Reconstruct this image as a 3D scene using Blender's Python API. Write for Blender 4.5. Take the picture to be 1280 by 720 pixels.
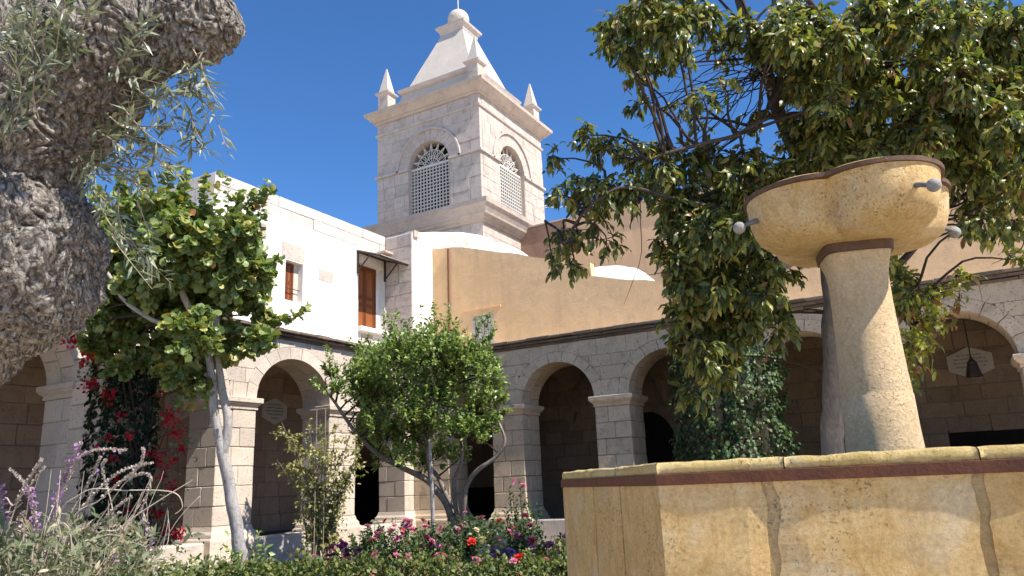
import bpy, math, random
import numpy as np
from mathutils import Vector, Matrix, noise as mnoise

rad = math.radians
scene = bpy.context.scene
for o in list(bpy.data.objects):
    bpy.data.objects.remove(o)
COL = scene.collection
RNG = random.Random(7)
NR = np.random.default_rng(11)

# ------------------------------------------------------------------ camera
EYE = np.array([0.0, 0.0, 1.6])
FPX, PITCH, ROLL, YAW = 959.0, rad(14.37), rad(-2.46), rad(29.64)
def camera_axes():
    cp, sp = math.cos(PITCH), math.sin(PITCH)
    cr, sr = math.cos(ROLL), math.sin(ROLL)
    F = np.array([0, cp, sp]); U = np.array([0, -sp, cp]); X = np.array([1., 0, 0])
    A = np.array([cr*X+sr*U, -sr*X+cr*U, F])
    c, s = math.cos(YAW), math.sin(YAW)
    R = np.array([[c, -s, 0], [s, c, 0], [0, 0, 1]])
    return (R @ A.T).T
AX = camera_axes()
cam = bpy.data.cameras.new('Camera')
camo = bpy.data.objects.new('Camera', cam)
COL.objects.link(camo)
cam.sensor_width = 36
cam.lens = FPX*36/1280
cam.clip_start = 0.05
cam.clip_end = 2000
camo.matrix_world = Matrix(((AX[0][0], AX[1][0], -AX[2][0], EYE[0]),
                            (AX[0][1], AX[1][1], -AX[2][1], EYE[1]),
                            (AX[0][2], AX[1][2], -AX[2][2], EYE[2]),
                            (0, 0, 0, 1)))
scene.camera = camo
scene.render.resolution_x = 1024
scene.render.resolution_y = 576

# ------------------------------------------------------------------ sky, sun, exposure
SUN_AZ, SUN_EL = rad(95), rad(52)
world = bpy.data.worlds.new('World')
scene.world = world
world.use_nodes = True
wn = world.node_tree
wn.nodes.clear()
sky = wn.nodes.new('ShaderNodeTexSky')
sky.sky_type = 'NISHITA'
sky.sun_disc = False
sky.sun_elevation = SUN_EL
sky.sun_rotation = SUN_AZ
sky.altitude = 2300
sky.air_density = 1.0
sky.dust_density = 0.0
sky.ozone_density = 8.0
bg = wn.nodes.new('ShaderNodeBackground')
bg.inputs['Strength'].default_value = 0.12
wo = wn.nodes.new('ShaderNodeOutputWorld')
hs = wn.nodes.new('ShaderNodeHueSaturation')
hs.inputs['Saturation'].default_value = 1.1
hs.inputs['Value'].default_value = 0.90
wn.links.new(sky.outputs[0], hs.inputs['Color'])
wn.links.new(hs.outputs[0], bg.inputs[0])
wn.links.new(bg.outputs[0], wo.inputs[0])
sun = bpy.data.lights.new('Sun', 'SUN')
sun.energy = 4.3
sun.angle = rad(0.53)
sun.color = (1.0, 0.93, 0.83)
suno = bpy.data.objects.new('Sun', sun)
COL.objects.link(suno)
sdir = Vector((math.sin(SUN_AZ)*math.cos(SUN_EL), math.cos(SUN_AZ)*math.cos(SUN_EL), math.sin(SUN_EL)))
suno.rotation_euler = sdir.to_track_quat('Z', 'Y').to_euler()
suno.location = (20, 0, 30)
vs = scene.view_settings
vs.view_transform = 'Standard'
vs.look = 'None'
vs.exposure = 1.03
vs.gamma = 1.0
vs.use_curve_mapping = False

# ------------------------------------------------------------------ measuring helpers
def PT(u, v, d):
    """world point d metres along the optical axis in the direction of photo pixel (u, v)"""
    return EYE + (AX[0]*(u-640)/FPX - AX[1]*(v-360)/FPX + AX[2])*d

# ------------------------------------------------------------------ mesh helpers
WL = {}
class MB:
    def __init__(s): s.v = []; s.f = []
    def add(s, vs_, fs_):
        b = len(s.v)
        s.v.extend(vs_)
        s.f.extend([tuple(i+b for i in f) for f in fs_])
        return s
    def box(s, x0, x1, y0, y1, z0, z1):
        return s.add([(x0,y0,z0),(x1,y0,z0),(x1,y1,z0),(x0,y1,z0),(x0,y0,z1),(x1,y0,z1),(x1,y1,z1),(x0,y1,z1)],
                     [(0,3,2,1),(4,5,6,7),(0,1,5,4),(1,2,6,5),(2,3,7,6),(3,0,4,7)])
    def prism(s, poly, axis, a0, a1):
        """poly: list of 2-d points; axis 'x' -> (y,z) points, 'y' -> (x,z), 'z' -> (x,y)"""
        def P(p, a):
            return {'x': (a, p[0], p[1]), 'y': (p[0], a, p[1]), 'z': (p[0], p[1], a)}[axis]
        n = len(poly)
        vv = [P(p, a0) for p in poly]+[P(p, a1) for p in poly]
        ff = [tuple(range(n-1, -1, -1)), tuple(range(n, 2*n))]
        ff += [(i, (i+1) % n, n+(i+1) % n, n+i) for i in range(n)]
        return s.add(vv, ff)
    def rings(s, x0, x1, y0, y1, prof):
        """stack of rectangles grown by an offset: prof = [(z, offset)]"""
        vv = []; ff = []
        for z, o in prof:
            vv += [(x0-o,y0-o,z),(x1+o,y0-o,z),(x1+o,y1+o,z),(x0-o,y1+o,z)]
        n = len(prof)
        for k in range(n-1):
            for i in range(4):
                j = (i+1) % 4
                ff.append((4*k+i, 4*k+j, 4*k+4+j, 4*k+4+i))
        ff += [(3,2,1,0), (4*n-4,4*n-3,4*n-2,4*n-1)]
        return s.add(vv, ff)
    def lathe(s, cx, cy, prof, n=32, fun=None):
        vv = []; ff = []
        for z, r in prof:
            for k in range(n):
                a = 2*math.pi*k/n
                q = r*(fun(a, z) if fun else 1)
                vv.append((cx+q*math.cos(a), cy+q*math.sin(a), z))
        for k in range(len(prof)-1):
            for i in range(n):
                j = (i+1) % n
                ff.append((k*n+i, k*n+j, k*n+n+j, k*n+n+i))
        ff.append(tuple(range(n-1, -1, -1)))
        ff.append(tuple((len(prof)-1)*n+i for i in range(n)))
        return s.add(vv, ff)
    def tube(s, pts, rads, sides=6, cap=True):
        pts = [Vector(p) for p in pts]
        vv = []; ff = []
        up = Vector((0.31, 0.17, 0.93))
        m = len(pts)
        for i, p in enumerate(pts):
            t = (pts[min(i+1, m-1)]-pts[max(i-1, 0)])
            if t.length < 1e-9: t = Vector((0, 0, 1))
            t.normalize()
            a = t.cross(up)
            if a.length < 1e-3: a = t.cross(Vector((1, 0, 0)))
            a.normalize()
            b = t.cross(a)
            up = a.cross(t)
            r = rads[i] if hasattr(rads, '__len__') else rads
            for k in range(sides):
                an = 2*math.pi*k/sides
                vv.append(tuple(p+a*(r*math.cos(an))+b*(r*math.sin(an))))
        for i in range(m-1):
            for k in range(sides):
                j = (k+1) % sides
                ff.append((i*sides+k, i*sides+j, (i+1)*sides+j, (i+1)*sides+k))
        if cap:
            ff.append(tuple(range(sides-1, -1, -1)))
            ff.append(tuple((m-1)*sides+k for k in range(sides)))
        return s.add(vv, ff)
    def sphere(s, c, r, n=12, m=8, sz=1.0):
        vv = [(c[0], c[1], c[2]-r*sz)]; ff = []
        for i in range(1, m):
            th = math.pi*i/m
            for k in range(n):
                a = 2*math.pi*k/n
                vv.append((c[0]+r*math.sin(th)*math.cos(a), c[1]+r*math.sin(th)*math.sin(a), c[2]-r*sz*math.cos(th)))
        vv.append((c[0], c[1], c[2]+r*sz))
        for k in range(n):
            j = (k+1) % n
            ff.append((0, 1+j, 1+k))
            for i in range(m-2):
                ff.append((1+i*n+k, 1+i*n+j, 1+(i+1)*n+j, 1+(i+1)*n+k))
            ff.append((1+(m-2)*n+k, 1+(m-2)*n+j, len(vv)-1))
        return s.add(vv, ff)
    def build(s, name, mat, parent=None, smooth=False):
        return mesh_obj(name, s.v, s.f, mat, parent, smooth)

def cbox(x0, x1, y0, y1, z0, z1, c=0.012, jit=0.004):
    """a block with chamfered arrises and slightly uneven faces"""
    lo = (x0, y0, z0); hi = (x1, y1, z1)
    c = min(c, 0.3*min(x1-x0, y1-y0, z1-z0))
    vv = []; idx = {}
    off = [[RNG.uniform(-jit, jit) for _ in range(2)] for _ in range(3)]
    for cx in (0, 1):
        for cy in (0, 1):
            for cz in (0, 1):
                k = (cx, cy, cz)
                for a in range(3):
                    p = []
                    for b in range(3):
                        e = (hi if k[b] else lo)[b] + off[b][k[b]]
                        p.append(e if a == b else e + (-c if k[b] else c))
                    idx[(k, a)] = len(vv)
                    vv.append(tuple(p))
    ff = []
    for a in range(3):
        b, d = (a+1) % 3, (a+2) % 3
        for sgn in (0, 1):
            q = []
            for (i, j) in ((0, 0), (1, 0), (1, 1), (0, 1)):
                k = [0, 0, 0]; k[a] = sgn; k[b] = i; k[d] = j
                q.append(idx[(tuple(k), a)])
            ff.append(tuple(q) if sgn else tuple(reversed(q)))
    for a in range(3):
        b, d = (a+1) % 3, (a+2) % 3
        for i in (0, 1):
            for j in (0, 1):
                k0 = [0, 0, 0]; k0[b] = i; k0[d] = j
                k1 = list(k0); k1[a] = 1
                q = (idx[(tuple(k0), b)], idx[(tuple(k1), b)], idx[(tuple(k1), d)], idx[(tuple(k0), d)])
                ff.append(q if (i ^ j) else tuple(reversed(q)))
    for i in (0, 1):
        for j in (0, 1):
            for l in (0, 1):
                k = (i, j, l)
                q = (idx[(k, 0)], idx[(k, 1)], idx[(k, 2)])
                ff.append(q if (i+j+l) % 2 else tuple(reversed(q)))
    m = MB(); m.v = vv; m.f = ff
    return m

def mesh_obj(name, verts, faces, mat, parent=None, smooth=False):
    me = bpy.data.meshes.new(name)
    if parent is not None:
        o_ = WL[parent.name]
        verts = [(v[0]-o_[0], v[1]-o_[1], v[2]-o_[2]) for v in verts]
    me.from_pydata([tuple(map(float, v)) for v in verts], [], faces)
    if smooth:
        me.polygons.foreach_set('use_smooth', [True]*len(me.polygons))
    me.update()
    if mat is not None: me.materials.append(mat)
    ob = bpy.data.objects.new(name, me)
    COL.objects.link(ob)
    if parent is not None:
        ob.parent = parent
        WL[ob.name] = WL[parent.name]
    else:
        WL[ob.name] = (0, 0, 0)
    return ob

def thing(name, loc, label, cat, group=None):
    e = bpy.data.objects.new(name, None)
    e.empty_display_size = 0.2
    COL.objects.link(e)
    e.location = tuple(map(float, loc))
    WL[e.name] = tuple(map(float, loc))
    tag(e, label, cat, group)
    return e
def tag(o, label=None, cat=None, group=None, kind=None):
    if label: o['label'] = label
    if cat: o['category'] = cat
    if group: o['group'] = group
    if kind: o['kind'] = kind
    return o

# ------------------------------------------------------------------ materials
def new_mat(name):
    m = bpy.data.materials.new(name)
    m.use_nodes = True
    t = m.node_tree
    t.nodes.clear()
    out = t.nodes.new('ShaderNodeOutputMaterial')
    return m, t, out
def nd(t, typ, **kw):
    n = t.nodes.new(typ)
    for k, v in kw.items():
        if k in n.inputs: n.inputs[k].default_value = v
        else: setattr(n, k, v)
    return n
def noise_n(t, vec, scale, detail=4, rough=0.55, dist=0.0):
    n = nd(t, 'ShaderNodeTexNoise')
    n.inputs['Scale'].default_value = scale
    n.inputs['Detail'].default_value = detail
    n.inputs['Roughness'].default_value = rough
    n.inputs['Distortion'].default_value = dist
    if vec is not None: t.links.new(vec, n.inputs['Vector'])
    return n.outputs['Fac']
def ramp(t, fac, stops, interp='LINEAR'):
    r = nd(t, 'ShaderNodeValToRGB')
    r.color_ramp.interpolation = interp
    e = r.color_ramp.elements
    while len(e) > 1: e.remove(e[-1])
    for i, (p, c) in enumerate(stops):
        if not hasattr(c, '__len__'): c = (c, c, c)
        if i == 0: el = e[0]; el.position = p
        else: el = e.new(p)
        el.color = (c[0], c[1], c[2], 1)
    t.links.new(fac, r.inputs[0])
    return r.outputs[0]
def mix(t, fac, a, b, mode='MIX'):
    n = nd(t, 'ShaderNodeMix', data_type='RGBA', blend_type=mode)
    for sock, val in ((n.inputs[0], fac), (n.inputs[6], a), (n.inputs[7], b)):
        if hasattr(val, 'links') or isinstance(val, bpy.types.NodeSocket): t.links.new(val, sock)
        elif hasattr(val, '__len__'): sock.default_value = (val[0], val[1], val[2], 1)
        else: sock.default_value = val
    return n.outputs[2]
def math_n(t, op, a, b=0.0):
    n = nd(t, 'ShaderNodeMath', operation=op)
    for sock, val in ((n.inputs[0], a), (n.inputs[1], b)):
        if isinstance(val, bpy.types.NodeSocket): t.links.new(val, sock)
        else: sock.default_value = val
    return n.outputs[0]
def position(t, scale=None):
    g = nd(t, 'ShaderNodeNewGeometry').outputs['Position']
    if scale:
        m = nd(t, 'ShaderNodeMapping')
        m.inputs['Scale'].default_value = scale
        t.links.new(g, m.inputs['Vector'])
        return m.outputs[0]
    return g
def bump(t, h, dist, strength=1.0, normal=None):
    b = nd(t, 'ShaderNodeBump')
    b.inputs['Distance'].default_value = dist
    b.inputs['Strength'].default_value = strength
    t.links.new(h, b.inputs['Height'])
    if normal is not None: t.links.new(normal, b.inputs['Normal'])
    return b.outputs[0]
def finish(t, out, col, rough, normal=None, spec=0.3, metal=0.0):
    p = nd(t, 'ShaderNodeBsdfPrincipled')
    for sock, val in ((p.inputs['Base Color'], col), (p.inputs['Roughness'], rough)):
        if isinstance(val, bpy.types.NodeSocket): t.links.new(val, sock)
        elif hasattr(val, '__len__'): sock.default_value = (val[0], val[1], val[2], 1)
        else: sock.default_value = val
    p.inputs['Specular IOR Level'].default_value = spec
    p.inputs['Metallic'].default_value = metal
    if normal is not None: t.links.new(normal, p.inputs['Normal'])
    t.links.new(p.outputs[0], out.inputs[0])
    return p

def stone_mat(name, c1, c2, stain=None, stain_amt=0.5, pits=0.5, vary=0.22, bmp=0.012, big=0.9, tint=None):
    m, t, out = new_mat(name)
    P = position(t)
    big_n = noise_n(t, P, big, 6, 0.6)
    col = mix(t, ramp(t, big_n, [(0.3, 0.0), (0.7, 1.0)]), c1, c2)
    rnd = nd(t, 'ShaderNodeObjectInfo').outputs['Random']
    if tint:
        col = mix(t, ramp(t, rnd, [(0.55, 0.0), (0.8, 1.0)]), col, tint)
    if stain:
        s = noise_n(t, P, 3.1, 8, 0.72, 0.4)
        col = mix(t, math_n(t, 'MULTIPLY', ramp(t, s, [(0.48, 0.0), (0.66, 1.0)]), stain_amt), col, stain)
    v = nd(t, 'ShaderNodeHueSaturation')
    t.links.new(math_n(t, 'MULTIPLY_ADD', rnd, vary), v.inputs['Value'])
    v.inputs['Value'].links[0].from_node.inputs[2].default_value = 1-vary*0.6
    t.links.new(col, v.inputs['Color'])
    col = v.outputs[0]
    fine = noise_n(t, P, 55, 5, 0.65)
    pit = noise_n(t, P, 24, 3, 0.6)
    pitm = ramp(t, pit, [(0.30, 1.0), (0.39, 0.0)])
    col = mix(t, math_n(t, 'MULTIPLY', pitm, pits), col, tuple(x*0.32 for x in c1))
    col = mix(t, 0.5, col, ramp(t, fine, [(0.3, 0.72), (0.7, 1.15)]), 'MULTIPLY')
    h = math_n(t, 'SUBTRACT', math_n(t, 'ADD', fine, math_n(t, 'MULTIPLY', big_n, 1.5)), math_n(t, 'MULTIPLY', pitm, 0.9))
    finish(t, out, col, 0.92, bump(t, h, bmp), 0.15)
    return m

M = {}
M['sillar'] = stone_mat('white_ashlar', (0.66, 0.57, 0.475), (0.56, 0.475, 0.39), (0.40, 0.34, 0.29), 0.35, 0.5, 0.2)
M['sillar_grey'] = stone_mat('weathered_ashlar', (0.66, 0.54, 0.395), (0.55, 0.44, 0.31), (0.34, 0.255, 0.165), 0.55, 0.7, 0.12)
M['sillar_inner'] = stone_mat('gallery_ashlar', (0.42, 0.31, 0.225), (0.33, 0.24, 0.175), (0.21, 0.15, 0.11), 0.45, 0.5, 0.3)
M['sillar_shade'] = stone_mat('shade_toned_gallery_ashlar', (0.34, 0.25, 0.175), (0.27, 0.195, 0.135), (0.16, 0.115, 0.08), 0.5, 0.5, 0.3)  # darker copy of the gallery ashlar, tree shade put into its colour
M['tower'] = stone_mat('tower_ashlar', (0.64, 0.55, 0.475), (0.53, 0.45, 0.385), (0.36, 0.295, 0.25), 0.7, 0.9, 0.2, tint=(0.55, 0.46, 0.40))
M['tower_mortar'] = stone_mat('tower_joint', (0.55, 0.46, 0.40), (0.48, 0.40, 0.34), None, 0, 0.2, 0.0)
M['tower_trim'] = stone_mat('tower_trim', (0.60, 0.54, 0.50), (0.50, 0.43, 0.39), (0.33, 0.26, 0.22), 0.5, 0.4, 0.1)
M['tower_roof'] = stone_mat('tower_roof_render', (0.60, 0.54, 0.475), (0.53, 0.475, 0.41), (0.40, 0.35, 0.29), 0.3, 0.3, 0.06)
M['tower_cornice'] = stone_mat('tower_cornice', (0.60, 0.50, 0.42), (0.50, 0.41, 0.34), (0.34, 0.265, 0.215), 0.5, 0.4, 0.1)
M['parapet'] = stone_mat('parapet_ashlar', (0.66, 0.59, 0.53), (0.57, 0.50, 0.445), (0.74, 0.70, 0.65), 0.7, 0.4, 0.12)
M['mortar'] = stone_mat('mortar', (0.40, 0.34, 0.28), (0.33, 0.28, 0.23), None, 0, 0.2, 0.0)
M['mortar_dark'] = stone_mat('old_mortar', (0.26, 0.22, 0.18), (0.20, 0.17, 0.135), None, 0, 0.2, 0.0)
M['cornice'] = stone_mat('old_brick_cornice', (0.24, 0.185, 0.145), (0.165, 0.125, 0.10), (0.09, 0.07, 0.055), 0.6, 0.5, 0.5)
M['lowwall'] = stone_mat('low_wall_plaster', (0.62, 0.56, 0.49), (0.52, 0.46, 0.40), (0.34, 0.30, 0.25), 0.5, 0.3, 0.1)

def plaster_mat(name, c1, c2, patch, amt, lo=0.52, hi=0.6, crack=0.35, bmp=0.02):
    m, t, out = new_mat(name)
    P = position(t)
    n1 = noise_n(t, P, 0.55, 6, 0.6)
    n2 = noise_n(t, P, 2.3, 8, 0.72, 0.5)
    col = mix(t, ramp(t, n1, [(0.35, 0.0), (0.65, 1.0)]), c1, c2)
    col = mix(t, math_n(t, 'MULTIPLY', ramp(t, n2, [(lo, 0.0), (hi, 1.0)]), amt), col, patch)
    st = noise_n(t, position(t, (2.2, 2.2, 0.22)), 1.4, 5, 0.6)
    col = mix(t, math_n(t, 'MULTIPLY', ramp(t, st, [(0.5, 0.0), (0.72, 1.0)]), 0.35), col, tuple(x*0.72 for x in c2))
    vo = nd(t, 'ShaderNodeTexVoronoi', feature='DISTANCE_TO_EDGE')
    vo.inputs['Scale'].default_value = 0.45
    wp = mix(t, 0.18, P, nd(t, 'ShaderNodeTexNoise').outputs['Color'], 'ADD')
    t.links.new(wp, vo.inputs['Vector'])
    cr = ramp(t, vo.outputs['Distance'], [(0.0, 1.0), (0.008, 0.0)])
    col = mix(t, math_n(t, 'MULTIPLY', cr, crack), col, tuple(x*0.45 for x in c2))
    f = noise_n(t, P, 30, 5, 0.65)
    sp = noise_n(t, P, 9, 3, 0.7)
    col = mix(t, math_n(t, 'MULTIPLY', ramp(t, sp, [(0.24, 1.0), (0.31, 0.0)]), 0.5), col, tuple(x*0.45 for x in c2))
    col = mix(t, 0.4, col, ramp(t, f, [(0.3, 0.75), (0.7, 1.12)]), 'MULTIPLY')
    h = math_n(t, 'ADD', math_n(t, 'MULTIPLY', n2, 1.2), math_n(t, 'MULTIPLY', f, 0.35))
    finish(t, out, col, 0.93, bump(t, h, bmp), 0.12)
    return m
M['white'] = plaster_mat('whitewash', (0.80, 0.77, 0.72), (0.76, 0.72, 0.67), (0.62, 0.54, 0.49), 0.6, 0.56, 0.66, 0.12)
M['white_roof'] = plaster_mat('roof_lime', (0.78, 0.76, 0.73), (0.66, 0.63, 0.60), (0.45, 0.42, 0.39), 0.5, 0.5, 0.62, 0.1)
M['tan'] = plaster_mat('ochre_plaster', (0.90, 0.60, 0.325), (0.80, 0.52, 0.27), (0.70, 0.47, 0.27), 0.8, 0.46, 0.66, 0.05)
M['tan_far'] = plaster_mat('pale_ochre_plaster', (0.82, 0.54, 0.31), (0.76, 0.50, 0.285), (0.66, 0.45, 0.27), 0.4, 0.5, 0.68, 0.05)
M['brown_wall'] = plaster_mat('brown_plaster', (0.40, 0.255, 0.175), (0.34, 0.215, 0.15), (0.27, 0.17, 0.12), 0.5)

def fountain_mat(name, c1, c2, stain, pale, amt=0.7, pl=0.5, pa=0.5):
    m, t, out = new_mat(name)
    P = position(t)
    n1 = noise_n(t, P, 2.0, 9, 0.72, 0.9)
    n2 = noise_n(t, position(t, (3.0, 3.0, 1.5)), 2.6, 9, 0.75, 1.0)
    n3 = noise_n(t, P, 3.8, 6, 0.6, 0.3)
    col = mix(t, ramp(t, n1, [(0.32, 0.0), (0.68, 1.0)]), c1, c2)
    col = mix(t, math_n(t, 'MULTIPLY', ramp(t, n2, [(0.47, 0.0), (0.66, 1.0)]), amt), col, stain)
    col = mix(t, math_n(t, 'MULTIPLY', ramp(t, n3, [(0.52, 0.0), (0.7, 1.0)]), pl), col, pale)
    rnd = nd(t, 'ShaderNodeObjectInfo').outputs['Random']
    v = nd(t, 'ShaderNodeHueSaturation')
    t.links.new(math_n(t, 'MULTIPLY_ADD', rnd, 0.16), v.inputs['Value'])
    v.inputs['Value'].links[0].from_node.inputs[2].default_value = 0.92
    t.links.new(col, v.inputs['Color'])
    col = v.outputs[0]
    f = noise_n(t, P, 46, 8, 0.8)
    pit = noise_n(t, P, 62, 4, 0.65)
    reg = noise_n(t, P, 2.4, 4, 0.6)
    pm = math_n(t, 'MULTIPLY', ramp(t, pit, [(0.33, 1.0), (0.40, 0.0)]), ramp(t, reg, [(0.46, 0.0), (0.62, 1.0)]))
    bl = noise_n(t, P, 7.5, 6, 0.75, 0.4)
    blm = ramp(t, bl, [(0.72, 0.0), (0.77, 1.0)])
    col = mix(t, math_n(t, 'MULTIPLY', pm, pa), col, tuple(x*0.45 for x in stain))
    col = mix(t, math_n(t, 'MULTIPLY', blm, 0.4), col, (0.24, 0.17, 0.10))
    col = mix(t, 0.8, col, ramp(t, f, [(0.34, 0.66), (0.66, 1.18)]), 'MULTIPLY')
    h = math_n(t, 'SUBTRACT', math_n(t, 'ADD', math_n(t, 'MULTIPLY', f, 0.8), n3), math_n(t, 'ADD', pm, math_n(t, 'MULTIPLY', blm, 0.6)))
    finish(t, out, col, 0.8, bump(t, h, 0.02), 0.2)
    return m
M['f_stone'] = fountain_mat('basin_stone', (0.82, 0.60, 0.30), (0.70, 0.46, 0.18), (0.56, 0.32, 0.085), (0.80, 0.67, 0.45), 0.65, 0.6)
M['f_rim'] = fountain_mat('basin_rim_stone', (0.74, 0.58, 0.28), (0.66, 0.48, 0.18), (0.50, 0.34, 0.10), (0.72, 0.62, 0.42), 0.6)
M['f_bowl'] = fountain_mat('bowl_stone', (0.80, 0.58, 0.30), (0.70, 0.47, 0.20), (0.55, 0.32, 0.10), (0.80, 0.67, 0.46), 0.7, 0.55, 0.1)
M['f_ped'] = fountain_mat('pedestal_stone', (0.80, 0.60, 0.365), (0.72, 0.515, 0.29), (0.58, 0.385, 0.165), (0.78, 0.64, 0.45), 0.45, 0.6, 0.25)
M['f_mortar'] = fountain_mat('basin_mortar', (0.60, 0.43, 0.215), (0.52, 0.36, 0.165), (0.40, 0.26, 0.10), (0.58, 0.46, 0.28), 0.5)

def simple_mat(name, c1, c2, scale=6, rough=0.7, bmp=0.004, spec=0.3, metal=0.0, stretch=None):
    m, t, out = new_mat(name)
    P = position(t, stretch)
    n = noise_n(t, P, scale, 7, 0.7, 0.3)
    col = mix(t, ramp(t, n, [(0.32, 0.0), (0.68, 1.0)]), c1, c2)
    f = noise_n(t, P, scale*7, 4, 0.6)
    col = mix(t, 0.5, col, ramp(t, f, [(0.3, 0.7), (0.7, 1.2)]), 'MULTIPLY')
    finish(t, out, col, rough, bump(t, math_n(t, 'ADD', n, f), bmp), spec, metal)
    return m
M['rust'] = simple_mat('rusty_iron', (0.15, 0.055, 0.026), (0.085, 0.034, 0.020), 9, 0.72, 0.004, 0.3)
M['rust_pale'] = simple_mat('worn_iron_band', (0.15, 0.085, 0.05), (0.085, 0.045, 0.028), 14, 0.7, 0.004, 0.35)
M['iron'] = simple_mat('dark_iron', (0.035, 0.030, 0.028), (0.055, 0.042, 0.035), 8, 0.6, 0.002, 0.4)
M['spout'] = simple_mat('grey_metal', (0.13, 0.13, 0.125), (0.20, 0.195, 0.18), 12, 0.55, 0.003, 0.5)
M['ball'] = simple_mat('pale_spout_ball', (0.40, 0.385, 0.355), (0.25, 0.235, 0.215), 22, 0.7, 0.006, 0.3)
M['wood'] = simple_mat('varnished_wood', (0.19, 0.055, 0.016), (0.125, 0.034, 0.011), 3, 0.5, 0.003, 0.35, stretch=(5, 5, 0.6))
M['wood_light'] = simple_mat('varnished_panel', (0.30, 0.10, 0.028), (0.21, 0.066, 0.019), 3, 0.5, 0.003, 0.35, stretch=(5, 5, 0.6))
M['wood_dark'] = simple_mat('dark_door_wood', (0.010, 0.008, 0.007), (0.016, 0.012, 0.010), 4, 0.8, 0.003, 0.15, stretch=(4, 4, 0.6))
M['awning'] = simple_mat('weathered_sheet', (0.42, 0.37, 0.32), (0.30, 0.25, 0.21), 4, 0.8, 0.004)
M['paint'] = simple_mat('white_lattice_paint', (0.66, 0.63, 0.58), (0.54, 0.51, 0.46), 9, 0.7, 0.002)
M['dark'] = simple_mat('dark_interior', (0.03, 0.024, 0.02), (0.02, 0.016, 0.014), 2, 0.95, 0.0, 0.05)
M['plaque'] = simple_mat('plaque_stone', (0.50, 0.46, 0.42), (0.44, 0.40, 0.36), 5, 0.8, 0.002)
M['ink'] = simple_mat('plaque_lettering', (0.03, 0.026, 0.024), (0.05, 0.04, 0.036), 20, 0.8, 0.0, 0.2)
M['cable'] = simple_mat('white_cable', (0.62, 0.62, 0.62), (0.55, 0.55, 0.55), 8, 0.6, 0.0)
M['soil'] = simple_mat('garden_soil', (0.115, 0.082, 0.055), (0.065, 0.046, 0.032), 3.0, 0.95, 0.05, 0.1)
M['court'] = simple_mat('pale_bounce_ground', (0.60, 0.50, 0.38), (0.52, 0.43, 0.32), 0.9, 0.92, 0.01, 0.15)  # unseen ground, toned pale and warm to bounce fill light
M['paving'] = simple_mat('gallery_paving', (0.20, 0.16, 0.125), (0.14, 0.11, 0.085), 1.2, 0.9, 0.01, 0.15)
M['water'] = simple_mat('still_water', (0.03, 0.045, 0.035), (0.02, 0.03, 0.025), 2, 0.06, 0.002, 0.5)
M['curtain'] = simple_mat('window_bars_paint', (0.60, 0.55, 0.47), (0.50, 0.45, 0.38), 6, 0.75, 0.002)

def bark_mat(name, c1, c2, scale, bmp, stretch=(1, 1, 0.35), spots=None):
    m, t, out = new_mat(name)
    P = position(t, stretch)
    n = noise_n(t, P, scale, 9, 0.72, 1.2)
    n2 = noise_n(t, position(t), scale*0.25, 5, 0.6)
    col = mix(t, ramp(t, n, [(0.36, 0.0), (0.62, 1.0)]), c1, c2)
    col = mix(t, ramp(t, n2, [(0.4, 0.0), (0.75, 0.55)]), col, tuple(x*0.6 for x in c1))
    if spots:
        s = noise_n(t, position(t), scale*1.6, 4, 0.7)
        col = mix(t, ramp(t, s, [(0.56, 0.0), (0.66, 0.8)]), col, spots)
    finish(t, out, col, 0.95, bump(t, n, bmp), 0.1)
    return m
def olive_bark_mat():
    m, t, out = new_mat('gnarled_bark')
    P = position(t, (1.0, 1.0, 0.62))
    w = mix(t, 0.35, P, nd(t, 'ShaderNodeTexNoise', Scale=3.0, Detail=4).outputs['Color'], 'ADD')
    n = noise_n(t, w, 42, 9, 0.74, 1.0)
    vo = nd(t, 'ShaderNodeTexVoronoi', feature='F1')
    vo.inputs['Scale'].default_value = 60
    t.links.new(w, vo.inputs['Vector'])
    fl = vo.outputs['Distance']
    n2 = noise_n(t, position(t), 2.6, 5, 0.6)
    col = mix(t, ramp(t, n, [(0.38, 0.0), (0.6, 1.0)]), (0.085, 0.07, 0.06), (0.63, 0.575, 0.515))
    col = mix(t, ramp(t, n2, [(0.48, 0.0), (0.72, 0.6)]), col, (0.34, 0.27, 0.22))
    col = mix(t, ramp(t, fl, [(0.5, 0.0), (0.85, 0.75)]), col, (0.08, 0.062, 0.05))
    h = math_n(t, 'SUBTRACT', math_n(t, 'MULTIPLY', n, 1.3), math_n(t, 'MULTIPLY', fl, 0.8))
    finish(t, out, col, 0.95, bump(t, h, 0.03), 0.1)
    return m
M['bark_olive'] = olive_bark_mat()
M['bark_pale'] = bark_mat('whitewashed_bark', (0.54, 0.51, 0.49), (0.36, 0.33, 0.31), 12, 0.03, spots=(0.16, 0.13, 0.12))
M['bark_citrus'] = bark_mat('citrus_bark', (0.30, 0.25, 0.21), (0.16, 0.13, 0.11), 10, 0.012, spots=(0.44, 0.40, 0.36))
M['bark_grey'] = bark_mat('grey_bark', (0.27, 0.245, 0.225), (0.15, 0.13, 0.115), 12, 0.015)
M['bark_limb'] = bark_mat('dark_limb_bark', (0.13, 0.105, 0.088), (0.06, 0.048, 0.04), 12, 0.015)
M['twig'] = bark_mat('twig_bark', (0.075, 0.056, 0.045), (0.04, 0.03, 0.025), 12, 0.004)
M['twig_pale'] = bark_mat('pale_twig', (0.34, 0.28, 0.21), (0.22, 0.18, 0.13), 12, 0.004)
M['stem_green'] = bark_mat('green_stem', (0.16, 0.19, 0.08), (0.10, 0.12, 0.05), 14, 0.003)
M['stem_wool'] = bark_mat('woolly_stem', (0.58, 0.51, 0.43), (0.42, 0.35, 0.29), 30, 0.006)

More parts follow.
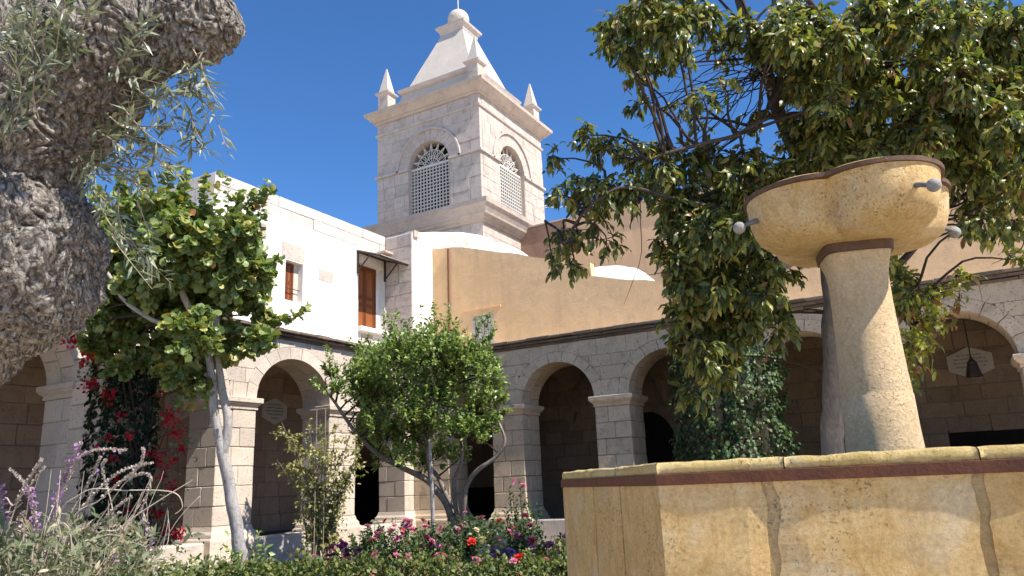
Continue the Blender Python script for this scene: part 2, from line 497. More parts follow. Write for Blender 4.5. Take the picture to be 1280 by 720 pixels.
def leaf_mat(name, stops, transl=0.28, rough=0.42, spec=0.4, back=1.25):
    """stops: colour by the leaf's own random value (attribute rnd)"""
    m, t, out = new_mat(name)
    a = nd(t, 'ShaderNodeAttribute', attribute_name='rnd')
    col = ramp(t, a.outputs['Fac'], stops)
    n = noise_n(t, position(t), 28, 3, 0.6)
    col = mix(t, 0.55, col, ramp(t, n, [(0.3, 0.68), (0.7, 1.25)]), 'MULTIPLY')
    p = nd(t, 'ShaderNodeBsdfPrincipled')
    t.links.new(col, p.inputs['Base Color'])
    p.inputs['Roughness'].default_value = rough
    p.inputs['Specular IOR Level'].default_value = spec
    tr = nd(t, 'ShaderNodeBsdfTranslucent')
    tc = mix(t, 1.0, col, (back*1.05, back*1.2, back*0.55), 'MULTIPLY')
    t.links.new(tc, tr.inputs[0])
    ms = nd(t, 'ShaderNodeMixShader')
    ms.inputs[0].default_value = transl
    t.links.new(p.outputs[0], ms.inputs[1])
    t.links.new(tr.outputs[0], ms.inputs[2])
    t.links.new(ms.outputs[0], out.inputs[0])
    return m
G = lambda r, g, b: (r, g, b)
M['leaf_orchid'] = leaf_mat('orchid_tree_leaf', [(0.0, G(.10, .155, .045)), (0.4, G(.18, .24, .075)), (0.75, G(.25, .30, .105)), (0.88, G(.37, .36, .10)), (0.97, G(.30, .22, .05)), (1.0, G(.30, .14, .04))], 0.28, 0.4, 0.55)
M['leaf_olive'] = leaf_mat('olive_leaf', [(0.0, G(.10, .125, .075)), (0.5, G(.17, .20, .125)), (1.0, G(.32, .34, .26))], 0.15, 0.42, 0.5)
M['leaf_citrus'] = leaf_mat('citrus_leaf', [(0.0, G(.08, .14, .032)), (0.5, G(.19, .27, .065)), (1.0, G(.36, .42, .13))], 0.28, 0.36, 0.55)
M['leaf_avocado'] = leaf_mat('avocado_leaf', [(0.0, G(.04, .06, .02)), (0.3, G(.09, .115, .034)), (0.58, G(.19, .21, .055)), (0.85, G(.35, .32, .08)), (0.975, G(.20, .115, .04)), (1.0, G(.20, .085, .035))], 0.34, 0.36, 0.5)
M['leaf_blossom_lit'] = leaf_mat('avocado_blossom_sunlit_leaf', [(0.0, G(.24, .27, .05)), (0.5, G(.40, .40, .08)), (1.0, G(.54, .50, .16))], 0.45, 0.5)
M['leaf_ivy'] = leaf_mat('ivy_leaf', [(0.0, G(.022, .048, .018)), (0.6, G(.05, .09, .03)), (1.0, G(.13, .18, .06))], 0.15, 0.45, 0.25)
M['leaf_vine'] = leaf_mat('shade_dark_vine_leaf', [(0.0, G(.010, .017, .008)), (0.6, G(.016, .026, .011)), (1.0, G(.026, .04, .016))], 0.15, 0.6, 0.15)  # shade of the tree crown is put into this near-black leaf colour
M['leaf_rose'] = leaf_mat('rose_leaf', [(0.0, G(.03, .055, .022)), (0.6, G(.055, .09, .032)), (1.0, G(.10, .15, .05))], 0.25, 0.45)
M['leaf_yellow'] = leaf_mat('yellowish_leaf', [(0.0, G(.17, .18, .055)), (0.5, G(.28, .28, .09)), (0.85, G(.40, .38, .16)), (1.0, G(.30, .19, .07))], 0.3, 0.5)
M['leaf_hedge'] = leaf_mat('hedge_leaf', [(0.0, G(.055, .085, .022)), (0.55, G(.11, .15, .04)), (0.85, G(.20, .225, .06)), (1.0, G(.24, .18, .06))], 0.28, 0.5)
M['leaf_sage'] = leaf_mat('sage_leaf', [(0.0, G(.09, .115, .065)), (0.6, G(.15, .18, .105)), (1.0, G(.24, .25, .17))], 0.25, 0.6, 0.2)
M['leaf_dry'] = leaf_mat('dry_sage_leaf', [(0.0, G(.20, .16, .11)), (0.6, G(.32, .27, .20)), (1.0, G(.42, .37, .29))], 0.2, 0.7, 0.1)
M['bract'] = leaf_mat('red_bract', [(0.0, G(.30, .008, .025)), (0.6, G(.50, .016, .045)), (1.0, G(.60, .04, .07))], 0.35, 0.55, 0.2, 1.0)
M['pink'] = leaf_mat('pink_petal', [(0.0, G(.50, .10, .22)), (0.6, G(.62, .20, .33)), (1.0, G(.72, .38, .45))], 0.3, 0.6, 0.15, 1.0)
M['magenta'] = leaf_mat('magenta_petal', [(0.0, G(.36, .03, .13)), (0.6, G(.50, .06, .22)), (1.0, G(.60, .16, .34))], 0.3, 0.6, 0.15, 1.0)
M['redrose'] = leaf_mat('red_petal', [(0.0, G(.50, .02, .02)), (1.0, G(.72, .06, .045))], 0.3, 0.6, 0.15, 1.0)
M['cream'] = leaf_mat('cream_petal', [(0.0, G(.62, .50, .34)), (1.0, G(.74, .66, .48))], 0.3, 0.6, 0.15, 1.0)
M['violet'] = leaf_mat('violet_petal', [(0.0, G(.26, .12, .34)), (0.6, G(.38, .20, .46)), (1.0, G(.50, .34, .56))], 0.3, 0.6, 0.15, 1.0)
M['lilac_grey'] = leaf_mat('woolly_calyx', [(0.0, G(.36, .30, .29)), (0.6, G(.50, .43, .41)), (1.0, G(.60, .53, .52))], 0.2, 0.8, 0.1, 1.0)

# ------------------------------------------------------------------ ground
g = MB().add([(-150,-150,0),(150,-150,0),(150,150,0),(-150,150,0)], [(0,1,2,3)]).build('ground', M['court'])
tag(g, kind='structure')
bed = [PT(-330, 700, 3.2), PT(60, 700, 3.2), PT(120, 700, 7.6), PT(430, 700, 8.0), PT(735, 700, 7.6)]
bedp = [(float(p[0]), float(p[1]), 0.004) for p in bed]+[(-3.0, 17.9, 0.004), (-13.4, 17.9, 0.004), (-13.4, 2.0, 0.004)]
tag(MB().add(bedp, [tuple(range(len(bedp)))]).build('flower_bed', M['soil']), kind='structure')
fl = MB()
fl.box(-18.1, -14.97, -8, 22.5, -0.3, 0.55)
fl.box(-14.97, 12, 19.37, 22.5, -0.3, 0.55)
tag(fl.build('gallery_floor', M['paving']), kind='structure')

# ------------------------------------------------------------------ arcades
XL, YR = -14.0, 18.4          # the two arcade fronts
DEP = 0.95                    # pier depth
class Arcade:
    """s runs along the front, t goes into the gallery"""
    def __init__(self, side, root, piers, spring, rise, ring, zc, mat, mort, start, end):
        self.side, self.root, self.piers, self.spring, self.rise = side, root, piers, spring, rise
        self.ring, self.zc, self.mat, self.mort, self.start, self.end = ring, zc, mat, mort, start, end
        self.arches = []
        for a, b in zip(piers[:-1], piers[1:]):
            self.arches.append((a[1], b[0]))
    def W(self, s, t, z):
        return (XL-t, s, z) if self.side == 'L' else (s, YR+t, z)
    def block(self, s0, s1, t0, t1, z0, z1, c=0.012, jit=0.004):
        if self.side == 'L': return cbox(XL-t1, XL-t0, s0, s1, z0, z1, c, jit)
        return cbox(s0, s1, YR+t0, YR+t1, z0, z1, c, jit)
    def mould(self, s0, s1, t0, t1, prof):
        if self.side == 'L': return MB().rings(XL-t1, XL-t0, s0, s1, prof)
        return MB().rings(s0, s1, YR+t0, YR+t1, prof)
    def prism(self, poly, t0, t1):
        if self.side == 'L': return MB().prism(poly, 'x', XL-t1, XL-t0)
        return MB().prism(poly, 'y', YR+t0, YR+t1)
    def ext(self, s):
        z = self.spring
        for a, b in self.arches:
            c, h = (a+b)/2, (b-a)/2
            rise = self.rise if h > 0.9 else h*0.95
            q = (s-c)/(h+self.ring)
            if abs(q) < 1:
                z = max(z, self.spring+(rise+self.ring)*math.sqrt(1-q*q))
        return z
    def build(self):
        R, g_ = self.root, 0.0055
        # wall core above the arches
        N = int((self.end-self.start)/0.06)
        v = []; f = []
        for i in range(N+1):
            s = self.start+(self.end-self.start)*i/N
            zb = self.ext(s)-0.01
            for t in (0.022, DEP-0.01):
                v.append(self.W(s, t, zb)); v.append(self.W(s, t, self.zc+0.2))
        for i in range(N):
            a = 4*i; b = a+4
            f += [(a, b, b+1, a+1), (a+2, a+3, b+3, b+2), (a, a+2, b+2, b), (a+1, b+1, b+3, a+3)]
        mesh_obj('wall_core', v, f, self.mort, R)
        # spandrel stones
        z = self.spring+0.004; row = 0
        while z < self.zc-0.02:
            h = RNG.uniform(0.30, 0.44)
            z1 = min(z+h, self.zc)
            if self.zc-z1 < 0.15: z1 = self.zc
            s = self.start-RNG.uniform(0, 0.4)
            while s < self.end:
                w = RNG.uniform(0.45, 0.95)
                gs = g_ if self.side == 'L' else 0.004
                a, b = max(s, self.start)+gs, min(s+w, self.end)-gs
                s += w
                if b-a < 0.08: continue
                K = 12
                run = []
                def flush(run):
                    if len(run) < 3: return
                    poly = [(p, q) for p, q in run]+[(run[-1][0], z1-g_), (run[0][0], z1-g_)]
                    self.prism(poly, RNG.uniform(-0.004, 0.004), 0.3).build('stone', self.mat, R)
                for i in range(K+1):
                    ss = a+(b-a)*i/K
                    lo = max(z+g_, self.ext(ss)+0.008)
                    if lo < z1-g_-0.015: run.append((ss, lo))
                    else:
                        flush(run); run = []
                flush(run)
            z = z1; row += 1
        # arch rings
        for a, b in self.arches:
            c, h = (a+b)/2, (b-a)/2
            rise = self.rise if h > 0.9 else h*0.95
            n = max(7, int(round(math.pi*h/0.36)) | 1)
            for layer, (t0, t1) in enumerate(((0.0, 0.46), (0.474, DEP))):
                for k in range(n):
                    gg = 0.006/h
                    A0, A1 = math.pi*k/n+gg, math.pi*(k+1)/n-gg
                    if layer:
                        sh = 0.5*math.pi/n
                        A0, A1 = max(0.004, A0-sh), (A1-sh if k < n-1 else math.pi-0.004)
                    inn = []; outr = []
                    for i in range(4):
                        th = A0+(A1-A0)*i/3
                        inn.append((c-h*math.cos(th), self.spring+rise*math.sin(th)))
                        outr.append((c-(h+self.ring)*math.cos(th), self.spring+(rise+self.ring)*math.sin(th)))
                    tj = RNG.uniform(-0.008, 0.004) if layer == 0 else 0
                    self.prism(inn+outr[::-1], t0+tj, t1).build('voussoir', self.mat, R)
        # piers
        for (s0, s1) in self.piers:
            zb, zt = 1.0, self.spring-0.27
            self.mould(s0+0.02, s1-0.02, 0.02, DEP-0.02, [(0.0, 0), (self.spring-0.01, 0)]).build('pier_core', self.mort, R)
            n = 6
            for k in range(n):
                z0, z1 = zb+(zt-zb)*k/n, zb+(zt-zb)*(k+1)/n
                sp = s0+(s1-s0)*(RNG.uniform(0.25, 0.42) if k % 2 else RNG.uniform(0.5, 0.68))
                tp = DEP*(RNG.uniform(0.3, 0.45) if k % 2 else RNG.uniform(0.55, 0.7))
                for (a, b) in ((s0, sp), (sp, s1)):
                    for (ta, tb) in ((0, tp), (tp, DEP)):
                        self.block(a+(g_ if a > s0 else 0), b-(g_ if b < s1 else 0), ta+(g_ if ta > 0 else 0), tb-(g_ if tb < DEP else 0), z0+g_, z1-g_, 0.014, 0.006).build('stone', self.mat, R)
            self.mould(s0, s1, 0, DEP, [(0.0, 0.13), (0.70, 0.13), (0.74, 0.12), (0.76, 0.085), (0.84, 0.075), (0.90, 0.03), (1.0, 0.004)]).build('plinth', self.mat, R)
            zi = self.spring
            self.mould(s0, s1, 0, DEP, [(zi-0.27, 0.002), (zi-0.262, 0.03), (zi-0.225, 0.034), (zi-0.22, 0.02), (zi-0.19, 0.025), (zi-0.15, 0.07), (zi-0.14, 0.085), (zi-0.115, 0.09),
                                        (zi-0.11, 0.115), (zi-0.012, 0.12), (zi-0.002, 0.105)]).build('impost', self.mat, R)
        # low wall between the piers
        for a, b in self.arches:
            self.block(a-0.05, b+0.05, 0.06, 0.60, -0.2, 0.69, 0.03, 0.01).build('low_wall', M['lowwall'], R)
        # brick cornice: three courses stepping out, every brick by itself
        zz = self.zc
        for k, (hh, pr) in enumerate(((0.07, 0.05), (0.07, 0.13), (0.085, 0.22))):
            s = self.start-0.02+0.2*k
            while s < self.end:
                w = RNG.uniform(0.45, 0.75)
                e = min(s+w, self.end)
                self.block(s+0.004, e-0.004, -pr+RNG.uniform(-0.018, 0.018), 0.25, zz+0.003, zz+hh-0.003+RNG.uniform(-0.008, 0.004), 0.01, 0.008).build('cornice_brick', M['cornice'], R)
                s += w
            zz += hh

RL = thing('cloister_arcade', (XL-0.4, 10, 0), 'sunlit pale stone arcade under the white upper storey with brown brick cornice', 'arcade')
AL = Arcade('L', RL, [(-1.7, -0.7), (1.6, 2.6), (4.9, 5.9), (8.2, 9.2), (11.4, 12.45), (14.86, 15.86), (17.95, 18.39)], 3.77, 1.06, 0.29, 5.27, M['sillar'], M['mortar'], -1.7, 18.39)
AL.build()
RR = thing('cloister_arcade', (-4, YR+0.4, 0), 'shaded grey stone arcade below the ochre plaster wall', 'arcade')
AR = Arcade('R', RR, [(-14.94, -12.77), (-11.3, -10.31), (-8.16, -7.2), (-5.04, -4.08), (-1.92, -0.96), (1.2, 2.16), (4.3, 5.26), (7.4, 8.4)], 3.72, 1.04, 0.27, 5.24, M['sillar_grey'], M['mortar_dark'], -13.99, 8.4)
AR.build()
# buttress beside the vine
bt = MB()
for k in range(8):
    z0, z1 = 0.75+0.43*k, 0.75+0.43*(k+1)
    sp = -13.55 if k % 2 else -13.35
    for (a, b) in ((XL+0.0, sp), (sp, -13.08)):
        cbox(a+0.006, b-0.006, 8.14, 9.1, z0+0.006, z1-0.006).build('buttress_stone', M['sillar'], RL)
cbox(XL+0.02, -13.02, 8.1, 9.16, 0.0, 0.75, 0.03).build('buttress_base', M['sillar'], RL)
MB().box(XL+0.0, -13.11, 8.17, 9.07, 0.7, 4.15).build('buttress_core', M['mortar'], RL)

# ------------------------------------------------------------------ gallery: back walls, vaults
def back_wall(root, side, at, s_start, s_end, ztop, openings, mat):
    """openings: (s0, s1, z1, arched)"""
    if side == 'L': MB().box(at-0.4, at-0.02, s_start, s_end, 0, ztop).build('wall_core', M['mortar_dark'], root)
    else: MB().box(s_start, s_end, at+0.02, at+0.4, 0, ztop).build('wall_core', M['mortar_dark'], root)
    z = 0.56
    while z < ztop:
        h = RNG.uniform(0.38, 0.5)
        s = s_start-RNG.uniform(0, 0.5)
        while s < s_end:
            w = RNG.uniform(0.55, 1.05)
            segs = [(max(s, s_start), min(s+w, s_end))]
            for (o0, o1, oz, arched) in openings:
                new = []
                for (a, b) in segs:
                    oo0, oo1, lim = o0, o1, oz
                    if arched and z > oz-(o1-o0)/2:
                        q = (z-(oz-(o1-o0)/2))/((o1-o0)/2)
                        hw = (o1-o0)/2*math.sqrt(max(0, 1-q*q)); c = (o0+o1)/2
                        oo0, oo1 = c-hw, c+hw
                    if z+0.5*h >= lim or b <= oo0 or a >= oo1: new.append((a, b)); continue
                    if a < oo0: new.append((a, oo0))
                    if b > oo1: new.append((oo1, b))
                segs = new
            for a, b in segs:
                if b-a < 0.06: continue
                if side == 'L': mb = cbox(at-0.05, at+RNG.uniform(-0.004, 0.006), a+0.007, b-0.007, z+0.007, min(z+h, ztop)-0.007)
                else: mb = cbox(a+0.007, b-0.007, at+RNG.uniform(-0.006, 0.004), at+0.05, z+0.007, min(z+h, ztop)-0.007)
                mb.build('stone', mat, root)
            s += w
        z += h
    for (o0, o1, oz, arched) in openings:
        if arched:
            c, h = (o0+o1)/2, (o1-o0)/2
            poly = [(o0, 0.56), (o1, 0.56)]+[(c+h*math.cos(a), oz-h+h*math.sin(a)) for a in np.linspace(0, math.pi, 14)]
        else: poly = [(o0, 0.56), (o1, 0.56), (o1, oz), (o0, oz)]
        if side == 'L': d = MB().prism(poly, 'x', at-0.03, at-0.012)
        else: d = MB().prism(poly, 'y', at+0.012, at+0.03)
        d.build('door', M['wood_dark'], root)
XB, YB = -18.1, 22.5
WLt = thing('gallery_wall', (XB, 10, 0), 'brown stone back wall inside the sunlit arcade', 'wall')
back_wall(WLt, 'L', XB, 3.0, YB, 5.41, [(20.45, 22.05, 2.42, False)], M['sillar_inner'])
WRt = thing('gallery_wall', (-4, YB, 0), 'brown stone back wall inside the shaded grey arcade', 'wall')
back_wall(WRt, 'R', YB, XB, 8.4, 5.41, [(-9.35, -7.45, 3.62, True), (-0.36, 2.6, 2.46, False), (-15.05, -13.6, 1.75, False)], M['sillar_shade'])  # last opening holds just a low dark panel

def vault(name, side, s_breaks, t0, t1, spring, rise, root):
    v = []; f = []
    nt, ns = 14, 18
    for a, b in zip(s_breaks[:-1], s_breaks[1:]):
        base = len(v)
        for i in range(ns+1):
            for j in range(nt+1):
                p, q = i/ns*2-1, j/nt*2-1
                h = max(math.sqrt(max(0, 1-p*p)), math.sqrt(max(0, 1-q*q)))
                s, t = a+(b-a)*i/ns, t0+(t1-t0)*j/nt
                z = spring+rise*h
                v.append((XL-t, s, z) if side == 'L' else (s, YR+t, z))
        for i in range(ns):
            for j in range(nt):
                k = base+i*(nt+1)+j
                f.append((k, k+1, k+nt+2, k+nt+1))
    return mesh_obj(name, v, f, M['sillar_inner' if side == 'L' else 'sillar_shade'], root)
mid = lambda ps: [(a+b)/2 for a, b in ps]
vault('vault', 'L', mid(AL.piers[:-1])+[18.4, 22.5], DEP-0.02, 4.1, 3.75, 1.5, WLt)
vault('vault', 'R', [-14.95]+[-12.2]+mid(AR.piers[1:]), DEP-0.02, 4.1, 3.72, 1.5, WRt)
for s in mid(AR.piers[1:]):     # corbels that carry the vault on the back wall
    MB().rings(s-0.12, s+0.12, YB-0.12, YB+0.03, [(3.42, -0.05), (3.5, 0.0), (3.62, 0.03), (3.68, 0.06), (3.76, 0.07)]).build('corbel', M['sillar_shade'], WRt)
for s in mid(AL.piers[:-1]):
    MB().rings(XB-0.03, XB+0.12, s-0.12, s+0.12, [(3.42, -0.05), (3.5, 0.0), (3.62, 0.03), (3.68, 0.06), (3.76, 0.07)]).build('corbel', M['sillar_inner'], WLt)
# flat roofs of the two galleries
rf = MB().box(-18.4, -14.05, -1.7, 22.8, 5.42, 5.46)
rf.build('roof_slab', M['lowwall'], WLt)
MB().box(-14.04, 8.4, 18.46, 22.8, 5.42, 5.46).build('roof_slab', M['lowwall'], WRt)

# ------------------------------------------------------------------ plaques and lantern in the galleries
def plaque(c, side, w, h, label, topflat):
    r = thing('plaque', c, label, 'plaque', None)
    hx = [(-0.5, 0.24), (-0.5, -0.24), (0, -0.5), (0.5, -0.24), (0.5, 0.24), (0, 0.5)]
    def put(poly, a0, a1, name, mat):
        if side == 'L': MB().prism([(c[1]+p[0]*w, c[2]+p[1]*h) for p in poly], 'x', c[0]+a0, c[0]+a1).build(name, mat, r)
        else: MB().prism([(c[0]+p[0]*w, c[2]+p[1]*h) for p in poly], 'y', c[1]-a1, c[1]-a0).build(name, mat, r)
    put(hx, 0.0, 0.05, 'slab', M['plaque'])
    rr = random.Random(int(c[1]*100))
    m = MB()
    for row, (z, half) in enumerate(((0.24, 0.26), (0.12, 0.33), (0.0, 0.38), (-0.12, 0.31), (-0.25, 0.14))):
        x = -half
        while x < half:
            wl = rr.uniform(0.05, 0.12)
            k = x
            while k < min(x+wl, half):
                d = rr.uniform(0.014, 0.024)
                zz = z+rr.uniform(-0.012, 0.012); hh = rr.uniform(0.03, 0.06)
                poly = [(k, zz-hh/2), (k+d*0.55, zz-hh/2), (k+d*0.8, zz+hh/2), (k+d*0.25, zz+hh/2)]
                if side == 'L': m.prism([(c[1]+p[0]*w, c[2]+p[1]*h) for p in poly], 'x', c[0]+0.05, c[0]+0.054)
                else: m.prism([(c[0]+p[0]*w, c[2]+p[1]*h) for p in poly], 'y', c[1]-0.054, c[1]-0.05)
                k += d*1.25
            x += wl+0.03
    m.build('lettering', M['ink'], r)
plaque((XB+0.01, 16.78, 4.07), 'L', 0.98, 0.82, 'pale hexagonal inscribed plaque seen through the arch beside the thin yellowish shrub', True)
plaque((XB+0.01, 13.5, 4.05), 'L', 0.98, 0.82, 'pale hexagonal inscribed plaque behind the red bougainvillea and white trunk', True)
plaque((0.40, YB-0.01, 4.10), 'R', 1.0, 0.80, 'dim hexagonal inscribed plaque on the back wall behind the hanging lantern', True)
lc = (0.40, 20.6, 3.56)
lt = thing('hanging_lantern', (lc[0], lc[1], lc[2]), 'dark iron lantern hanging on a chain inside the shaded arch', 'lantern')
m = MB(); m.lathe(lc[0], lc[1], [(lc[2]+0.0, 0.155), (lc[2]+0.03, 0.16), (lc[2]+0.30, 0.085), (lc[2]+0.34, 0.10), (lc[2]+0.42, 0.03), (lc[2]+0.48, 0.02)], 6)
m.build('lantern_body', M['iron'], lt)
m = MB()
for k in range(6):
    a = k*math.pi/3
    m.tube([(lc[0]+0.165*math.cos(a), lc[1]+0.165*math.sin(a), lc[2]), (lc[0]+0.09*math.cos(a), lc[1]+0.09*math.sin(a), lc[2]+0.33)], 0.01, 4)
m.build('lantern_frame', M['iron'], lt)
MB().tube([(lc[0], lc[1], lc[2]+0.45), (lc[0], lc[1], 5.22)], 0.014, 5).build('chain', M['iron'], lt)

# ------------------------------------------------------------------ white upper storey
XW = -15.5
wb = thing('white_upper_storey', (XW-3, 15.5, 5.4), 'white plastered upper storey with brown shuttered window and balcony door', 'building')
Y0, Y1, ZP = 12.15, 18.92, 9.7
dy0, dy1, dz0, dz1 = 17.62, 18.88, 6.50, 8.56
wy0, wy1, wz0, wz1 = 14.62, 15.28, 6.78, 7.92
ZB = 9.05     # foot of the stone parapet band
# wall as a set of boxes round the two openings (each 0.3 deep at the openings)
w = MB()
w.box(-22, XW, Y0, wy0, 5.46, ZB)
w.box(-22, XW, wy0, wy1, 5.46, wz0); w.box(-22, XW, wy0, wy1, wz1, ZB)
w.box(-22, XW, wy1, dy0, 5.46, ZB)
w.box(-22, XW, dy0, dy1, 5.46, dz0); w.box(-22, XW, dy0, dy1, dz1, ZB)
w.box(-22, XW, dy1, Y1, 5.46, ZB)
w.box(-22, XW-0.32, wy0, wy1, wz0, wz1); w.box(-22, XW-0.30, dy0, dy1, dz0, dz1)
w.build('wall', M['white'], wb)
MB().box(-22, XW-0.03, Y0+0.03, Y1, ZB, ZP-0.03).build('parapet_core', M['mortar'], wb)
for row, (z0, z1) in enumerate(((ZB, ZB+0.33), (ZB+0.33, ZP))):
    y = Y0-0.3*row
    while y < Y1:
        L = RNG.uniform(0.7, 1.15)
        a, b = max(y, Y0), min(y+L, Y1)
        if b-a > 0.1:
            cbox(XW-0.5, XW+RNG.uniform(-0.01, 0.012), a+0.004, b-0.004, z0+0.004, z1-0.004, 0.012, 0.006).build('parapet_stone', M['parapet'], wb)
        y += L
    x = -22
    while x < XW-0.5:
        L = RNG.uniform(0.7, 1.15); b = min(x+L, XW-0.5)
        cbox(x+0.004, b-0.004, Y0-0.01, Y0+0.4, z0+0.004, z1-0.004).build('parapet_stone', M['parapet'], wb)
        x += L
for (a, b, z0, z1) in ((14.45, 15.35, 7.95, 8.42), (13.2, 13.9, 8.3, 8.75), (15.9, 16.5, 7.6, 7.95), (17.75, 18.3, 6.02, 6.3)):
    cbox(XW-0.1, XW+0.008, a, b, z0, z1, 0.01, 0.002).build('exposed_stone', M['tower'], wb)
cbox(XW-0.2, XW+0.16, dy0-0.02, dy1+0.02, dz0-0.16, dz0-0.005, 0.02).build('door_step', M['white'], wb)
def shutter(y0, y1, z0, z1, x, name, panels, root):
    """two-leaf joinery: frame, rails and sunk panels"""
    m = MB()
    m.box(x-0.05, x, y0, y0+0.06, z0, z1); m.box(x-0.05, x, y1-0.06, y1, z0, z1); m.box(x-0.05, x, y0+0.06, y1-0.06, z1-0.06, z1)
    d = m.build(name, M['wood'], root)
    ym = (y0+y1)/2
    for (a, b) in ((y0+0.065, ym-0.006), (ym+0.006, y1-0.065)):
        lf = MB()
        st = 0.07 if b-a > 0.3 else 0.05
        lf.box(x-0.04, x-0.008, a, a+st, z0+0.01, z1-0.065); lf.box(x-0.04, x-0.008, b-st, b, z0+0.01, z1-0.065)
        zs = [z0+0.01]+[z0+(z1-z0)*p for p in panels]+[z1-0.065]
        for i, z in enumerate(zs):
            lo, hi = (z, z+0.08) if i == 0 else ((z-0.09, z) if i == len(zs)-1 else (z-0.05, z+0.05))
            lf.box(x-0.04, x-0.009, a+st, b-st, lo, hi)
        lfo = lf.build('leaf', M['wood'], root)
        for z, zz in zip(zs[:-1], zs[1:]):
            cbox(x-0.035, x-0.017, a+st+0.001, b-st-0.001, z+0.04, zz-0.04, 0.02, 0.0).build('panel', M['wood_light'], d)
    return d
shutter(dy0+0.0, dy1-0.18, dz0, dz1-0.02, XW-0.2, 'balcony_door', [0.38, 0.5], wb)
shutter(wy0, wy1-0.16, wz0, wz1, XW-0.2, 'window_shutter', [0.5], wb)
MB().box(XW-0.3, XW-0.2, dy1-0.18, dy1, dz0, dz1).build('door_jamb', M['white'], wb)
MB().box(XW-0.3, XW-0.2, wy1-0.16, wy1, wz0, wz1).build('window_jamb', M['sillar'], wb)
MB().tube([(XW-0.12, wy0, wz0+0.38), (XW-0.12, wy1, wz0+0.38)], 0.012, 5).build('window_bar', M['iron'], wb)
# awning over the door
ay0, ay1 = 17.52, 18.92
aw = None
for k in range(5):
    a = ay0+(ay1-ay0)*k/5; b = ay0+(ay1-ay0)*(k+1)/5
    m = MB().prism([(XW+0.0, 8.90), (XW+0.98, 8.57+RNG.uniform(-0.01, 0.01)), (XW+0.98, 8.595), (XW+0.0, 8.93)], 'y', a+0.003, b-0.003)
    m.build('awning_board', M['awning'], wb)
m = MB(); m.box(XW+0.9, XW+0.95, ay0, ay1, 8.53, 8.575); m.box(XW+0.01, XW+0.06, ay0, ay1, 8.83, 8.88)
m.build('awning_rail', M['iron'], wb)
for y in (ay0+0.03, ay1-0.06):
    m = MB(); m.box(XW+0.01, XW+0.06, y-0.025, y+0.025, 8.15, 8.85)
    m.tube([(XW+0.04, y, 8.22), (XW+0.55, y, 8.70)], 0.022, 5)
    m.tube([(XW+0.04, y, 8.855), (XW+0.93, y, 8.555)], 0.024, 5)
    m.build('awning_bracket', M['iron'], wb)
m = MB(); m.tube([(XW+0.03, 18.9, 5.5), (XW+0.03, 18.9, 7.2)], 0.03, 6); m.build('drain_pipe', M['paint'], wb)
m = MB(); m.box(XW-0.05, XW+0.35, 18.5, 18.9, 9.02, 9.09); m.build('parapet_ledge', M['tower_cornice'], wb)

# buttress wall climbing to the tower
fb = thing('buttress_wall', (-15, 21, 5.4), 'white lit buttress wall with curved top between the door awning and bell tower', 'wall')
prof = [(18.93, 5.46), (24.0, 5.46), (24.0, 10.75)]
for y, z in ((22.9, 10.62), (21.8, 10.42), (21.0, 10.2), (20.2, 10.0), (19.6, 9.82), (19.25, 9.73), (18.93, 9.66)): prof.append((y, z))
MB().prism(prof, 'x', -16.4, -14.40).build('wall', M['white'], fb)
zz = 5.46
while zz < 9.6:
    h = min(RNG.uniform(0.36, 0.5), 9.62-zz)
    sp = RNG.uniform(-15.2, -14.75)
    for (x0, x1) in ((-15.49, sp), (sp, -14.41)):
        cbox(x0+0.004, x1-0.004, 18.90, 19.1, zz+0.004, zz+h-0.004, 0.01, 0.003).build('stone', M['tower'], fb)
    zz += h
for (y0, y1, z0, z1) in ((20.4, 21.0, 9.5, 9.85), (21.1, 21.5, 9.9, 10.2), (21.9, 22.3, 10.0, 10.3)):
    cbox(-14.6, -14.393, y0, y1, z0, z1, 0.01, 0.002).build('exposed_stone', M['sillar'], fb)
MB().box(-14.7, -14.33, 18.96, 19.2, 9.5, 9.72).build('water_spout', M['tower_cornice'], fb)

# ------------------------------------------------------------------ ochre walls
tw = thing('ochre_wall', (-6, 20.2, 5.4), 'ochre plaster wall with sloping worn top above the shaded arcade', 'wall')
tops = [(-14.385, 9.34), (-14.1, 9.30), (-13.67, 9.26), (-13.2, 9.20), (-12.52, 8.96), (-11.9, 8.78), (-11.14, 8.57), (-10.59, 8.36), (-9.9, 8.16), (-9.17, 7.96), (-8.72, 7.84), (-8.70, 7.42), (-7.8, 7.18), (-6.7, 6.92), (-5.2, 6.80), (-3.0, 6.72), (0.0, 6.68), (4.0, 6.66), (9.0, 6.66)]
poly = [(9.0, 5.46), (-14.385, 5.46)]
for i, (x, z) in enumerate(tops):
    poly.append((x, z+RNG.uniform(-0.015, 0.015)))
    if i < len(tops)-1 and tops[i+1][0]-x > 0.4:
        n = int((tops[i+1][0]-x)/0.35)
        for k in range(1, n):
            q = k/n
            poly.append((x+(tops[i+1][0]-x)*q, z+(tops[i+1][1]-z)*q+RNG.uniform(-0.025, 0.025)))
# window hole: build the wall from three pieces round it
wx0, wx1, wzb, wzt = -12.88, -12.12, 5.46, 6.80
MB().prism(poly, 'y', 20.07, 20.28).build('wall', M['tan'], tw)
